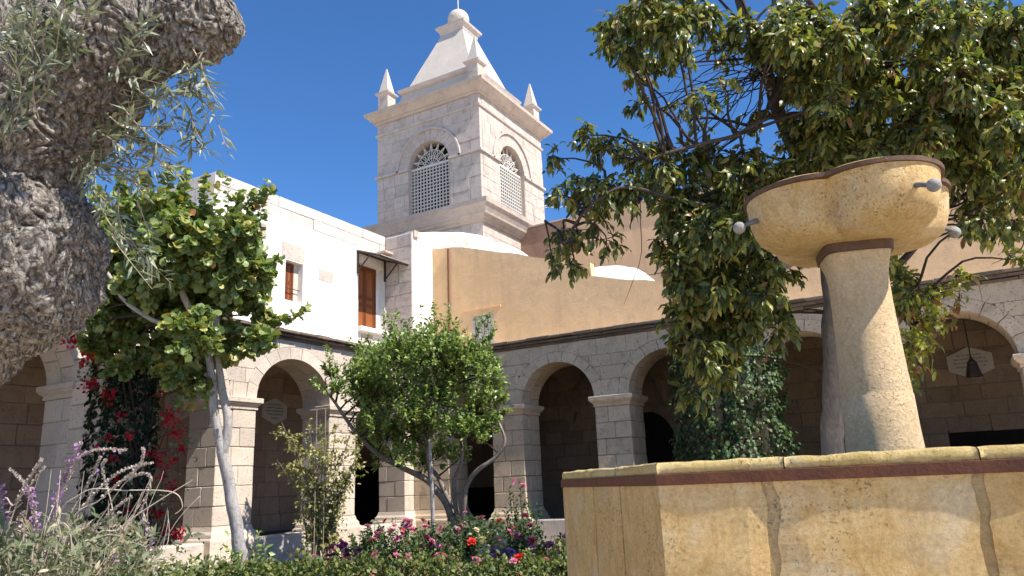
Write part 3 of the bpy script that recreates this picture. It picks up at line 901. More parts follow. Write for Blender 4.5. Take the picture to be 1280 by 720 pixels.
# thin front skin leaves the opening free
pl = [p for p in poly if p[0] <= wx0+1e-6]
def top_at(x):
    for (a, za), (b, zb_) in zip(tops[:-1], tops[1:]):
        if a <= x <= b: return za+(zb_-za)*(x-a)/max(1e-6, b-a)
    return tops[-1][1]
up = [p for p in poly[2:] if p[0] < wx0]
MB().prism([(wx0, 5.46), (-14.385, 5.46)]+up+[(wx0, top_at(wx0))], 'y', 20.03, 20.067).build('plaster_coat', M['tan'], tw)
up = [p for p in poly[2:] if wx0 < p[0] < wx1]
MB().prism([(wx1, wzt), (wx0, wzt), (wx0, top_at(wx0))]+up+[(wx1, top_at(wx1))], 'y', 20.03, 20.067).build('plaster_coat', M['tan'], tw)
up = [p for p in poly[2:] if p[0] > wx1]
MB().prism([(9.0, 5.46), (wx1, 5.46), (wx1, top_at(wx1))]+up, 'y', 20.03, 20.067).build('plaster_coat', M['tan'], tw)
wi = MB().box(wx0+0.002, wx1-0.002, 20.058, 20.068, wzb, wzt-0.002).build('window', M['dark'], tw)
for k in range(7):
    x = wx0+0.04+(wx1-wx0-0.08)*k/6
    MB().box(x-0.045, x+0.045, 20.025+0.01*(k % 2), 20.055, wzb, wzt-0.01).build('slat', M['curtain'], wi)
MB().box(wx0-0.35, wx1+0.3, 19.985, 20.03, 6.985, 7.03).build('window_hood', M['tan'], tw)
MB().tube([(-13.78, 20.0, 5.4), (-13.77, 20.0, 7.0), (-13.75, 20.0, 9.22)], 0.03, 6).build('drain_pipe', M['wood'], tw)
fw = thing('church_wall', (-3, 27.3, 0), 'tall plain pale ochre church wall behind the leafy tree beside the tower', 'wall')
MB().box(-12.7, 14, 27, 28, 0, 12.0).build('wall', M['tan_far'], fw)
MB().box(-14.9, -12.7, 26.98, 28, 0, 11.98).build('brown_wall', M['brown_wall'], fw)
MB().box(-14.95, 14.05, 26.93, 28.05, 12.0, 12.06).build('coping', M['tower_cornice'], fw)
# lime-washed vault backs behind the ochre wall
def lump(name, c, rx, ry, rz, label, seed):
    m = MB(); m.sphere((0, 0, 0), 1.0, 28, 14)
    vv = []
    for p in m.v:
        q = Vector(p)*1.0
        n = mnoise.fractal(Vector((q.x*1.4+seed, q.y*1.4, q.z*1.4)), 1.0, 2.0, 4)*0.07
        vv.append((c[0]+q.x*rx*(1+n), c[1]+q.y*ry*(1+n), c[2]+q.z*rz*(1+n)))
    o = mesh_obj(name, vv, m.f, M['white_roof'], None, True)
    tag(o, label, 'roof')
lump('vault_roof', (-13.45, 22.6, 8.35), 1.55, 1.5, 1.6, 'low white domed vault roof rising behind the ochre wall at the tower foot', 3)
lump('vault_roof', (-9.2, 22.4, 6.9), 1.75, 1.3, 1.45, 'white limewashed vault roof behind the stepped end of the ochre wall', 9)

# ------------------------------------------------------------------ bell tower
TX0, TX1, TY0, TY1 = -20.08, -14.83, 24.0, 29.35
TCX, TCY = (TX0+TX1)/2, (TY0+TY1)/2
tr = thing('bell_tower', (TCX, TCY, 0), 'square pale stone bell tower with lattice arches, corner pinnacles and ball-topped roof', 'tower')
ZBASE, ZIMP, ZSTR, ZTOP = 12.49, 14.59, 16.55, 17.05
WCX, WHW, WSP, WRI = -17.38, 1.04, 14.55, 1.06      # window on the -y face
WCY = 26.52
ins = 0.03
def holed_face(axis, at0, at1, lo, hi, z0, z1, c, hw, zb, sp, ri):
    """wall slab with an arched opening, as one mesh"""
    m = MB()
    N = 16
    def pr(poly):
        m.prism(poly, axis, at0, at1)
    pr([(lo, z0), (c-hw, z0), (c-hw, z1), (lo, z1)])
    pr([(c+hw, z0), (hi, z0), (hi, z1), (c+hw, z1)])
    pr([(c-hw, z0), (c+hw, z0), (c+hw, zb), (c-hw, zb)])
    arc = [(c-hw*math.cos(math.pi*k/N), sp+ri*math.sin(math.pi*k/N)) for k in range(N+1)]
    for k in range(N):
        m.prism([arc[k], arc[k+1], (arc[k+1][0], z1), (arc[k][0], z1)], axis, at0, at1)
    return m
MB().rings(TX0+ins, TX1-ins, TY0+ins, TY1-ins, [(0, 0), (ZBASE-0.05, 0)]).build('tower_base', M['tower_mortar'], tr)
holed_face('y', TY0+ins, TY0+0.55, TX0+ins, TX1-ins, ZBASE-0.05, ZTOP, WCX, WHW, ZBASE-0.04, WSP, WRI).build('wall', M['tower_mortar'], tr)
holed_face('x', TX1-0.55, TX1-ins, TY0+0.55, TY1-ins, ZBASE-0.05, ZTOP, WCY, WHW, ZBASE-0.04, WSP, WRI).build('wall', M['tower_mortar'], tr)
MB().box(TX0+ins, TX0+0.5, TY0+0.55, TY1-ins, ZBASE-0.05, ZTOP).build('wall', M['tower_mortar'], tr)
MB().box(TX0+0.5, TX1-0.55, TY1-0.5, TY1-ins, ZBASE-0.05, ZTOP).build('wall', M['tower_mortar'], tr)
MB().box(TX0+0.5, TX1-0.55, TY0+0.55, TY1-0.5, ZTOP-0.3, ZTOP-0.1).build('ceiling', M['tower_mortar'], tr)
MB().box(TX0+0.9, TX1-0.95, TY0+0.95, TY1-0.9, ZBASE-0.05, ZTOP-0.32).build('belfry_shade_box', M['dark'], tr)  # added dark box, stands in for the shade behind the lattice
RING = 0.58
def ext_t(s, c):
    q = (s-c)/(WHW+RING)
    return WSP+(WRI+RING)*math.sqrt(1-q*q) if abs(q) < 1 else None
def tower_face(axis, lo, hi, c):
    z = 9.4
    bands = [(9.4, ZBASE-0.95), (ZBASE, ZIMP-0.06), (ZIMP+0.05, ZSTR-0.05), (ZSTR+0.05, ZTOP)]
    for (b0, b1) in bands:
        n = max(1, round((b1-b0)/0.47))
        for k in range(n):
            z0, z1 = b0+(b1-b0)*k/n, b0+(b1-b0)*(k+1)/n
            s = lo-RNG.uniform(0, 0.4)
            while s < hi:
                wd = RNG.uniform(0.42, 0.98)
                a, b = max(s, lo), min(s+wd, hi)
                s += wd
                segs = [(a, b)]
                if b0 >= ZBASE and b1 <= ZIMP:
                    segs = [(p, q) for p, q in ((a, min(b, c-WHW)), (max(a, c+WHW), b)) if q-p > 0.05]
                for p, q in segs:
                    if q-p < 0.05: continue
                    if ZIMP < b0 < ZSTR:
                        K = 8; poly = []
                        for i in range(K+1):
                            ss = p+0.004+(q-p-0.008)*i/K
                            e = ext_t(ss, c)
                            lo_z = max(z0+0.004, (e+0.006) if e else 0)
                            if lo_z < z1-0.02: poly.append((ss, lo_z))
                        if len(poly) < 3: continue
                        poly = poly+[(poly[-1][0], z1-0.004), (poly[0][0], z1-0.004)]
                        pr = RNG.uniform(-0.006, 0.006)
                        if axis == 'y': MB().prism(poly, 'y', TY0+pr, TY0+0.2).build('stone', M['tower'], tr)
                        else: MB().prism(poly, 'x', TX1-0.2, TX1-pr).build('stone', M['tower'], tr)
                    else:
                        pr = RNG.uniform(-0.006, 0.006)
                        if axis == 'y': cbox(p+0.004, q-0.004, TY0+pr, TY0+0.2, z0+0.004, z1-0.004, 0.008, 0.002).build('stone', M['tower'], tr)
                        else: cbox(TX1-0.2, TX1-pr, p+0.004, q-0.004, z0+0.004, z1-0.004, 0.008, 0.002).build('stone', M['tower'], tr)
tower_face('y', TX0, TX1, WCX)
tower_face('x', TY0+0.21, TY1, WCY)
def ringpoly(c, r0, r1, a0, a1, n=5):
    inn = [(c-(WHW+r0)*math.cos(a0+(a1-a0)*i/n), WSP+(WRI+r0)*math.sin(a0+(a1-a0)*i/n)) for i in range(n+1)]
    ou = [(c-(WHW+r1)*math.cos(a0+(a1-a0)*i/n), WSP+(WRI+r1)*math.sin(a0+(a1-a0)*i/n)) for i in range(n+1)]
    return inn+ou[::-1]
for axis, c in (('y', WCX), ('x', WCY)):
    NV = 13
    for k in range(NV):
        a0, a1 = math.pi*k/NV+0.004, math.pi*(k+1)/NV-0.004
        p = ringpoly(c, 0.0, RING-0.09, a0, a1, 3)
        if axis == 'y': MB().prism(p, 'y', TY0-0.02, TY0+0.5).build('voussoir', M['tower'], tr)
        else: MB().prism(p, 'x', TX1-0.5, TX1+0.02).build('voussoir', M['tower'], tr)
    p = ringpoly(c, RING-0.09, RING, 0.0, math.pi, 30)
    if axis == 'y': MB().prism(p, 'y', TY0-0.09, TY0+0.1).build('hood_mould', M['tower_trim'], tr)
    else: MB().prism(p, 'x', TX1-0.1, TX1+0.09).build('hood_mould', M['tower_trim'], tr)
    # impost string left and right of the opening
    for (a, b) in (((TX0-0.09, c-WHW) if axis == 'y' else (TY0-0.07, c-WHW)), ((c+WHW, TX1+0.07) if axis == 'y' else (c+WHW, TY1+0.07))):
        if axis == 'y': MB().box(a, b, TY0-0.09, TY0+0.2, ZIMP-0.055, ZIMP+0.045).build('string_course', M['tower_trim'], tr)
        else: MB().box(TX1-0.1, TX1+0.09, a+0.003 if a > TY0 else TY0-0.085, b, ZIMP-0.052, ZIMP+0.042).build('string_course', M['tower_trim'], tr)
    # lattice
    at = (TY0+0.22) if axis == 'y' else (TX1-0.22)
    def bar(m, s0, s1, z0, z1, d=0.025):
        if axis == 'y': m.box(s0, s1, at-d, at+d, z0, z1)
        else: m.box(at-d, at+d, s0, s1, z0, z1)
    m = MB()
    nv = 13
    for k in range(nv+1):
        s = c-WHW+2*WHW*k/nv
        bar(m, s-0.017, s+0.017, ZBASE-0.05, ZIMP, 0.03)
    nh = 14
    for k in range(nh+1):
        z = ZBASE+(ZIMP-ZBASE)*k/nh
        bar(m, c-WHW, c+WHW, z-0.017, z+0.017, 0.022)
    bar(m, c-WHW, c+WHW, ZIMP-0.04, ZIMP+0.05, 0.04)
    m.build('lattice', M['paint'], tr)
    m = MB()
    def P3(s, z): return (s, at, z) if axis == 'y' else (at, s, z)
    for k in range(1, 8):
        a = math.pi*k/8
        m.tube([P3(c, ZIMP+0.02), P3(c-WHW*math.cos(a), WSP+WRI*math.sin(a))], 0.018, 5)
    for rr in (0.36, 0.7):
        m.tube([P3(c-WHW*rr*math.cos(math.pi*k/16), WSP+WRI*rr*math.sin(math.pi*k/16)) for k in range(17)], 0.018, 5)
    for k in range(8):
        a, b = math.pi*k/8, math.pi*(k+1)/8
        m.tube([P3(c-WHW*0.36*math.cos(a), WSP+WRI*0.36*math.sin(a)), P3(c-WHW*0.99*math.cos(b), WSP+WRI*0.99*math.sin(b))], 0.016, 4)
        m.tube([P3(c-WHW*0.36*math.cos(b), WSP+WRI*0.36*math.sin(b)), P3(c-WHW*0.99*math.cos(a), WSP+WRI*0.99*math.sin(a))], 0.016, 4)
    m.build('fanlight', M['paint'], tr)
T4 = (TX0, TX1, TY0, TY1)
MB().rings(*T4, [(ZSTR-0.05, 0.002), (ZSTR-0.04, 0.06), (ZSTR+0.03, 0.075), (ZSTR+0.045, 0.004)]).build('string_course', M['tower_trim'], tr)
MB().rings(*T4, [(ZBASE-0.95, 0.004), (ZBASE-0.94, 0.10), (ZBASE-0.84, 0.12), (ZBASE-0.82, 0.20), (ZBASE-0.72, 0.24), (ZBASE-0.70, 0.30), (ZBASE-0.62, 0.32), (ZBASE-0.42, 0.42), (ZBASE-0.34, 0.50), (ZBASE-0.16, 0.52), (ZBASE-0.12, 0.40), (ZBASE-0.07, 0.08), (ZBASE-0.005, 0.06)]).build('base_cornice', M['tower_cornice'], tr)
MB().rings(*T4, [(ZTOP, 0.005), (ZTOP+0.01, 0.08), (ZTOP+0.10, 0.10), (ZTOP+0.12, 0.17), (ZTOP+0.34, 0.36), (ZTOP+0.37, 0.42), (ZTOP+0.50, 0.44), (ZTOP+0.52, 0.38), (ZTOP+0.58, 0.0)]).build('top_cornice', M['tower_cornice'], tr)
MB().rings(*T4, [(9.0, 0.005), (9.05, 0.10), (9.2, 0.14), (9.3, 0.05), (9.34, 0.005)]).build('lower_string', M['tower_cornice'], tr)
ZR = ZTOP+0.5
def sq(h): return (TCX-h, TCX+h, TCY-h, TCY+h)
def pyr(prof): 
    m = MB(); v = []; f = []
    for z, h in prof: v += [(TCX-h, TCY-h, z), (TCX+h, TCY-h, z), (TCX+h, TCY+h, z), (TCX-h, TCY+h, z)]
    for k in range(len(prof)-1):
        for i in range(4):
            j = (i+1) % 4
            f.append((4*k+i, 4*k+j, 4*k+4+j, 4*k+4+i))
    n = 4*len(prof)
    f += [(3, 2, 1, 0), (n-4, n-3, n-2, n-1)]
    return m.add(v, f)
pyr([(ZR, 2.28), (ZR+1.15, 1.86)]).build('roof_skirt', M['tower_roof'], tr)
pyr([(ZR+1.15, 1.90), (ZR+1.19, 2.0), (ZR+1.32, 2.06), (ZR+1.36, 1.98), (ZR+1.40, 1.80)]).build('roof_moulding', M['tower_trim'], tr)
pyr([(ZR+1.40, 1.72), (ZR+2.4, 1.345), (ZR+3.4, 0.955), (ZR+4.35, 0.60)]).build('roof_spire', M['tower_roof'], tr)
pyr([(ZR+4.35, 0.62), (ZR+4.5, 0.66), (ZR+4.62, 0.78), (ZR+4.72, 0.80), (ZR+4.75, 0.7), (ZR+4.9, 0.45)]).build('roof_cap', M['tower_trim'], tr)
MB().sphere((TCX, TCY, ZR+5.30), 0.51, 24, 16).build('ball_finial', M['tower_roof'], tr, True)
MB().tube([(TCX, TCY, ZR+5.7), (TCX, TCY, ZR+7.6)], 0.03, 6).build('rod', M['paint'], tr)
for (px, py) in ((TX0+0.28, TY0+0.28), (TX1-0.28, TY0+0.28), (TX1-0.28, TY1-0.28), (TX0+0.28, TY1-0.28)):
    pn = MB().rings(px-0.27, px+0.27, py-0.27, py+0.27, [(ZR, 0.02), (ZR+0.03, 0), (ZR+0.95, 0)]).build('pinnacle', M['tower'], tr)
    MB().rings(px-0.27, px+0.27, py-0.27, py+0.27, [(ZR+0.95, 0.0), (ZR+1.0, 0.09), (ZR+1.07, 0.11), (ZR+1.12, 0.0)]).build('pinnacle_cap', M['tower_trim'], pn)
    MB().rings(px-0.27, px+0.27, py-0.27, py+0.27, [(ZR+1.1, -0.01), (ZR+2.35, -0.25)]).build('pinnacle_point', M['tower_roof'], pn)
for k, (z0, z1, lab) in enumerate(((13.75, 13.55, 'upper thin white cable running from the tower face behind the tree'), (13.35, 12.75, 'lower thin white cable slanting from the tower face behind the tree'))):
    pts = [(TX1+0.02+(16*q), 28.2+q*2, z0+(z1-z0)*q*2-1.4*q*(1-q)) for q in np.linspace(0, 1, 14)]
    tag(MB().tube(pts, 0.018, 4).build('cable', M['cable']), lab, 'cable')

# ------------------------------------------------------------------ fountain
fo = thing('fountain', (-0.5, 5.5, 0), 'golden stone hexagonal fountain basin with tall pedestal and lobed upper bowl', 'fountain')
def cam_plan(x, y):      # metres right of / ahead of the camera, on plan
    return np.array([x*math.cos(YAW)-y*math.sin(YAW), x*math.sin(YAW)+y*math.cos(YAW)])
HC = cam_plan(2.30, 5.05)
HV = [cam_plan(0.61, 3.52), cam_plan(2.40, 2.60), None, None, None, cam_plan(0.29, 5.45)]
HV[3], HV[4], HV[2] = 2*HC-HV[0], 2*HC-HV[1], 2*HC-HV[5]
FC = HC
def hexp(i, f, r):
    p = HV[i % 6]*(1-f)+HV[(i+1) % 6]*f
    d = FC-p
    return p+d*((2.0-r)/np.linalg.norm(d))
RB, ZRIM = 2.0, 1.668
def hexblock(i, f0, f1, ro, ri, z0, z1, ch=0.0, ju=0.0):
    p = [hexp(i, f0, ro), hexp(i, f1, ro), hexp(i, f1, ri), hexp(i, f0, ri)]
    q = [hexp(i, f0, ro-ch), hexp(i, f1, ro-ch), hexp(i, f1, ri), hexp(i, f0, ri)]
    m = MB(); v = []
    for z, pp in ((z0, p), (z1-ch, p), (z1, q)):
        for k, c in enumerate(pp): v.append((c[0], c[1], z+(RNG.uniform(-ju, ju) if z > z0 else 0)))
    f = [(3, 2, 1, 0), (8, 9, 10, 11)]
    for l in (0, 4):
        for k in range(4):
            j = (k+1) % 4
            f.append((l+k, l+j, l+4+j, l+4+k))
    return m.add(v, f)
m = MB()
for i in range(6): 
    b = hexblock(i, 0, 1, RB-0.016, RB-0.30, 0, ZRIM-0.053)
    m.add(b.v, b.f)
m.build('basin_core', M['f_mortar'], fo)
joints = {5: [0.40, 0.68], 0: [0.23, 0.615], 1: [0.3, 0.7], 2: [0.33, 0.66], 3: [0.3, 0.65], 4: [0.35, 0.7]}
for i in range(6):
    js = [0.0]+joints[i]+[1.0]
    for k in range(len(js)-1):
        e0, e1 = js[k], js[k+1]
        gap = {5: 0.005, 0: 0.011}.get(i, 0.01)
        n = 44
        def edge(e, side, ph):
            pts = []
            for q in range(n+1):
                z = 0.0+(ZRIM-0.099)*q/n
                if e in (0.0, 1.0): pts.append((e, z)); continue
                wob = (mnoise.fractal(Vector((z*3.1, ph*7.3, i*2.2)), 0.8, 2.1, 5))*0.017*(1.0 if i == 0 else 0.3)
                pts.append((e+side*gap+wob, z))
            return pts
        pl_ = edge(e0, 1, k+0.1+i); pr_ = edge(e1, -1, k+1.15+i)
        # slab: front face grid so that the worn edges are real
        nx = 6
        v = []; f = []
        for layer, rr in ((0, RB), (1, RB-0.06)):
            for q in range(n+1):
                for x in range(nx+1):
                    fr = pl_[q][0]+(pr_[q][0]-pl_[q][0])*x/nx
                    edge_d = min(x, nx-x) if (0 < e0 and x < nx/2) or (e1 < 1 and x >= nx/2) else 3
                    dr = -0.010 if (layer == 0 and edge_d == 0) else 0
                    if layer == 0: dr += 0.006*mnoise.noise(Vector((fr*9+i*5, pl_[q][1]*6, k)))
                    c = hexp(i, fr, rr+(dr if 0 < x < nx or (e0 > 0 and x == 0) or (e1 < 1 and x == nx) else 0))
                    v.append((c[0], c[1], pl_[q][1]))
        W_ = nx+1; off = (n+1)*W_
        for q in range(n):
            for x in range(nx):
                a = q*W_+x
                f.append((a, a+1, a+W_+1, a+W_))
                f.append((off+a, off+a+W_, off+a+W_+1, off+a+1))
        for q in range(n):
            a = q*W_; b = a+nx
            f.append((a, a+W_, off+a+W_, off+a)); f.append((b, off+b, off+b+W_, b+W_))
        for x in range(nx):
            a = n*W_+x
            f.append((a, a+1, off+a+1, off+a))
        mesh_obj('basin_stone', v, f, M['f_stone'], fo, False)
    rj = {5: [0, 0.40, 0.66, 1], 0: [0, 0.27, 0.62, 1]}.get(i, [0, 0.5, 1])
    for a, b in zip(rj[:-1], rj[1:]):
        # worn rounded coping stones
        v = []; f = []
        prf = [(RB-0.002, ZRIM-0.055), (RB+0.002, ZRIM-0.03), (RB, ZRIM-0.012), (RB-0.008, ZRIM-0.002), (RB-0.03, ZRIM), (RB-0.28, ZRIM-0.004), (RB-0.30, ZRIM-0.02), (RB-0.30, ZRIM-0.055)]
        ns = 26
        for s in range(ns+1):
            fr = a+(b-a)*s/ns
            if s == 0 and a > 0: fr += 0.0012
            if s == ns and b < 1: fr -= 0.0012
            for kk, (r, z) in enumerate(prf):
                wv = 0.006*mnoise.fractal(Vector((fr*16+i*3, kk*0.4, 1.7)), 1.0, 2.0, 4) if (0 < fr < 1) else 0
                if (s in (0, ns)) and 0 < fr < 1: wv -= 0.004
                c = hexp(i, fr, r+wv*0.8)
                v.append((c[0], c[1], z+(wv if kk not in (0, 7) else 0)))
        n_ = len(prf)
        for s in range(ns):
            for kk in range(n_):
                j = (kk+1) % n_
                f.append((s*n_+kk, s*n_+j, (s+1)*n_+j, (s+1)*n_+kk))
        f += [tuple(range(n_)), tuple(ns*n_+kk for kk in range(n_-1, -1, -1))]
        mesh_obj('rim_stone', v, f, M['f_rim'], fo, True)
m = MB()
for i in range(6):
    b = hexblock(i, 0, 1, RB+0.012, RB-0.01, ZRIM-0.100, ZRIM-0.052, 0.002)
    m.add(b.v, b.f)
m.build('iron_band', M['rust'], fo)
m = MB(); m.add([(hexp(i, 0, RB-0.28)[0], hexp(i, 0, RB-0.28)[1], ZRIM-0.22) for i in range(6)], [(0, 1, 2, 3, 4, 5)])
m.build('water', M['water'], fo)

PC = np.array([-0.455, 5.50])
def squarish(p):
    def fn(a, z, p=p):
        w = min(1, max(0, (z-2.78)/0.22))
        b = a-rad(18)
        s = (abs(math.cos(b))**p+abs(math.sin(b))**p)**(-1/p)
        return 1+(s-1)*w*0.85
    return fn
prof = [(0.0, 0.42), (0.9, 0.40), (1.0, 0.30), (1.35, 0.25), (1.66, 0.232), (1.85, 0.225), (2.05, 0.216), (2.062, 0.211), (2.075, 0.212), (2.2, 0.205), (2.45, 0.194), (2.65, 0.188), (2.80, 0.188), (2.86, 0.19), (2.91, 0.196), (2.97, 0.206), (2.99, 0.212)]
pd = MB().lathe(PC[0], PC[1], prof, 48, squarish(7))
pd.v = [(x+0.004*mnoise.noise(Vector((x*9, y*9, z*9))), y+0.004*mnoise.noise(Vector((x*9+5, y*9, z*9))), z) for x, y, z in pd.v]
ped = pd.build('pedestal', M['f_ped'], fo, True)
# concave arched faces under the collar: small drop-shaped mouldings
MB().lathe(PC[0], PC[1], [(2.985, 0.214), (2.99, 0.224), (3.045, 0.226), (3.06, 0.214)], 48, squarish(7)).build('collar', M['rust_pale'], fo)
PHI = rad(40.6)
def quat(a, dl=0.33, rl=0.36):
    al = (a-PHI) % (math.pi/2)
    if al > math.pi/4: al -= math.pi/2
    return (dl*math.cos(al)+math.sqrt(max(0.002, rl*rl-(dl*math.sin(al))**2)))/(dl+rl)
def bowlfun(a, z):
    w = min(1, max(0.0, (z-3.04)/0.13))
    k = min(1, max(0, (z-3.05)/0.38))
    al = (a-PHI-math.pi/4) % (math.pi/2)
    dl_ = min(al, math.pi/2-al)
    cr = (0.30*(1-k)**0.8+0.03)*math.exp(-dl_/0.20)
    return (1*(1-w)+w*quat(a, 0.26, 0.44))*(1-cr)
prof = [(3.045, 0.20), (3.048, 0.36), (3.058, 0.47), (3.082, 0.56), (3.125, 0.63), (3.18, 0.665), (3.26, 0.684), (3.34, 0.688), (3.40, 0.690), (3.432, 0.688), (3.442, 0.665), (3.437, 0.62), (3.39, 0.60), (3.29, 0.53), (3.22, 0.36), (3.20, 0.05)]
bw = MB().lathe(PC[0], PC[1], prof, 144, bowlfun)
bw.v = [(x+0.006*mnoise.noise(Vector((x*5, y*5, z*5))), y+0.006*mnoise.noise(Vector((x*5+5, y*5, z*5))), z+0.004*mnoise.noise(Vector((x*6, y*6+9, z*5)))) for x, y, z in bw.v]
bw.build('upper_bowl', M['f_bowl'], fo, True)
MB().lathe(PC[0], PC[1], [(3.394, 0.680), (3.396, 0.703), (3.424, 0.705), (3.426, 0.690)], 96, lambda a, z: quat(a, 0.26, 0.44)).build('bowl_band', M['rust_pale'], fo)
for k in range(4):
    a = PHI+k*math.pi/2
    d = np.array([math.cos(a), math.sin(a)])
    def Q(r, z): return (PC[0]+d[0]*r, PC[1]+d[1]*r, z)
    sp = MB().tube([Q(0.60, 3.26), Q(0.70, 3.236), Q(0.785, 3.20)], [0.02, 0.017, 0.015], 8).build('spout', M['spout'], fo, True)
    MB().sphere(Q(0.815, 3.187), 0.041, 16, 10).build('spout_ball', M['ball'], sp, True)

# ------------------------------------------------------------------ vegetation tools
def unit(a): return a/np.maximum(1e-9, np.linalg.norm(a, axis=-1, keepdims=True))
def leaf_template(kind, w):
    if kind == 'oval':
        v = [(0,0,0),(0,.5,.05),(0,1,-.12),(-.85*w,.28,.12*w),(-w,.6,.05),(.85*w,.28,.12*w),(w,.6,.05)]
        f = [(0,1,3),(3,1,4),(1,2,4),(0,5,1),(5,6,1),(1,6,2)]
    elif kind == 'round':       # two-lobed, folded along the midrib
        z = .62*w
        v = [(0,0,0),(0,.45,-.03),(0,.84,-.05),(-.62*w,.06,z*.6),(-w,.42,z),(-.86*w,.86,z*.7),(-.40*w,1.0,.0),(.62*w,.06,z*.6),(w,.42,z),(.86*w,.86,z*.7),(.40*w,1.0,.0)]
        f = [(0,1,3),(3,1,4),(4,1,5),(1,2,5),(5,2,6),(0,7,1),(7,8,1),(8,9,1),(1,9,2),(9,10,2)]
    elif kind == 'lance':
        v = [(0,0,0),(0,.33,.05),(0,.68,.02),(0,1,-.16),(-.8*w,.25,.16*w),(-w,.52,.06),(-.6*w,.8,-.05),(.8*w,.25,.16*w),(w,.52,.06),(.6*w,.8,-.05)]
        f = [(0,1,4),(4,1,5),(1,2,5),(5,2,6),(2,3,6),(0,7,1),(7,8,1),(1,8,2),(8,9,2),(2,9,3)]
    else:                       # narrow
        v = [(0,0,0),(-w,.45,.02),(0,1,-.05),(w,.45,.02),(0,.5,.05)]
        f = [(0,4,1),(1,4,2),(0,3,4),(3,2,4)]
    return np.array(v, float), f

def leaves_mesh(name, pos, dirv, nrm, size, rnd, kind, w, mat, parent, singles=0, single_name='leaf'):
    pos = np.asarray(pos, float); dirv = unit(np.asarray(dirv, float)); nrm = np.asarray(nrm, float)
    N = len(pos)
    tv, tf = leaf_template(kind, w)
    X = unit(np.cross(dirv, nrm)); Z = np.cross(X, dirv)
    origin = np.array(WL[parent.name])
    keep = np.ones(N, bool)
    if singles:
        d = np.linalg.norm(pos-EYE, axis=1)
        pick = np.argsort(d)[:singles]
        keep[pick] = False
        metas = []
        for b in range(6):
            me = bpy.data.meshes.new(single_name)
            vv = tv.copy(); vv[:, 2] += 0.25*w*(b-2.5)/2.5*vv[:, 1]**2
            me.from_pydata([tuple(x) for x in vv], [], tf)
            at = me.attributes.new('rnd', 'FLOAT', 'POINT')
            at.data.foreach_set('value', [float(x) for x in np.full(len(vv), (b+0.5)/6*0.97)])
            me.materials.append(mat)
            metas.append(me)
        for i in pick:
            me = metas[min(5, int(rnd[i]*6))]
            o = bpy.data.objects.new(single_name, me)
            s = size[i]
            Mx = Matrix(((X[i][0]*s, dirv[i][0]*s, Z[i][0]*s, pos[i][0]-origin[0]), (X[i][1]*s, dirv[i][1]*s, Z[i][1]*s, pos[i][1]-origin[1]), (X[i][2]*s, dirv[i][2]*s, Z[i][2]*s, pos[i][2]-origin[2]), (0, 0, 0, 1)))
            o.parent = parent
            o.matrix_basis = Mx
            COL.objects.link(o)
    pos, dirv, X, Z, size, rnd = pos[keep], dirv[keep], X[keep], Z[keep], size[keep], rnd[keep]
    N = len(pos)
    if N == 0: return None
    jit = NR.normal(0, 0.05, (N, len(tv)))
    vv = (X[:, None, :]*tv[None, :, 0:1]+dirv[:, None, :]*tv[None, :, 1:2]+Z[:, None, :]*(tv[None, :, 2]+jit)[:, :, None])*size[:, None, None]+pos[:, None, :]-origin
    k = len(tv)
    fa = np.array(tf)
    ff = (fa[None]+(np.arange(N)*k)[:, None, None]).reshape(-1)
    me = bpy.data.meshes.new(name)
    nf = N*len(tf)
    me.vertices.add(N*k); me.loops.add(nf*3); me.polygons.add(nf)
    me.vertices.foreach_set('co', vv.reshape(-1).astype(np.float32))
    me.loops.foreach_set('vertex_index', ff.astype(np.int32))
    me.polygons.foreach_set('loop_start', np.arange(0, nf*3, 3, dtype=np.int32))
    me.update(calc_edges=True)
    at = me.attributes.new('rnd', 'FLOAT', 'POINT')
    at.data.foreach_set('value', np.repeat(rnd, k).astype(np.float32))
    me.materials.append(mat)
    o = bpy.data.objects.new(name, me)
    COL.objects.link(o)
    o.parent = parent
    WL[o.name] = WL[parent.name]
    o['kind'] = 'stuff'
    return o

class Foliage:
    """collects twigs and the leaves along them"""
    def __init__(s): s.pos = []; s.dir = []; s.nrm = []; s.size = []; s.rnd = []; s.tw = MB()
    def shoot(s, p0, d, L, nleaf, size, droop=0.2, t0=0.15, out=0.8, hang=0.2, r=0.006, rb=0.0, twig=True, flat=0.8, spiral=None, steps=5):
        p0 = np.array(p0, float); d = np.array(d, float); d = d/np.linalg.norm(d)
        wob = NR.normal(0, 0.09, 3)
        def P(t): return p0+d*L*t+np.array([0, 0, -1])*droop*L*t*t+wob*L*math.sin(t*3.0)
        if twig:
            pts = [P(i/steps) for i in range(steps+1)]
            s.tw.tube(pts, [r*(1-0.75*i/steps) for i in range(steps+1)], 3, cap=False)
        for k in range(nleaf):
            t = t0+(1-t0)*(k+NR.random())/nleaf
            p = P(t)
            tg = P(min(1.02, t+0.03))-P(t-0.03); tg = tg/np.linalg.norm(tg)
            a = (spiral*k) if spiral else NR.random()*6.283
            side = np.cross(tg, [0.3, 0.2, 0.93]); side = side/max(1e-6, np.linalg.norm(side))
            oth = np.cross(tg, side)
            o = side*math.cos(a)+oth*math.sin(a)
            ld = tg*0.55+o*out+np.array([0, 0, -hang])+NR.normal(0, 0.2, 3)
            n = np.array([0, 0, flat])+NR.normal(0, 0.45, 3)+sun_v*0.45
            s.pos.append(p); s.dir.append(ld); s.nrm.append(n)
            s.size.append(size*NR.uniform(0.6, 1.2)); s.rnd.append(min(1, max(0, NR.random()*0.999+rb)))
    def finish(s, root, kind, w, mat, twigmat, singles=0, name='foliage', single_name='leaf'):
        leaves_mesh(name, s.pos, s.dir, s.nrm, np.array(s.size), np.array(s.rnd), kind, w, mat, root, singles, single_name)
        if s.tw.v: s.tw.build('twigs', twigmat, root)
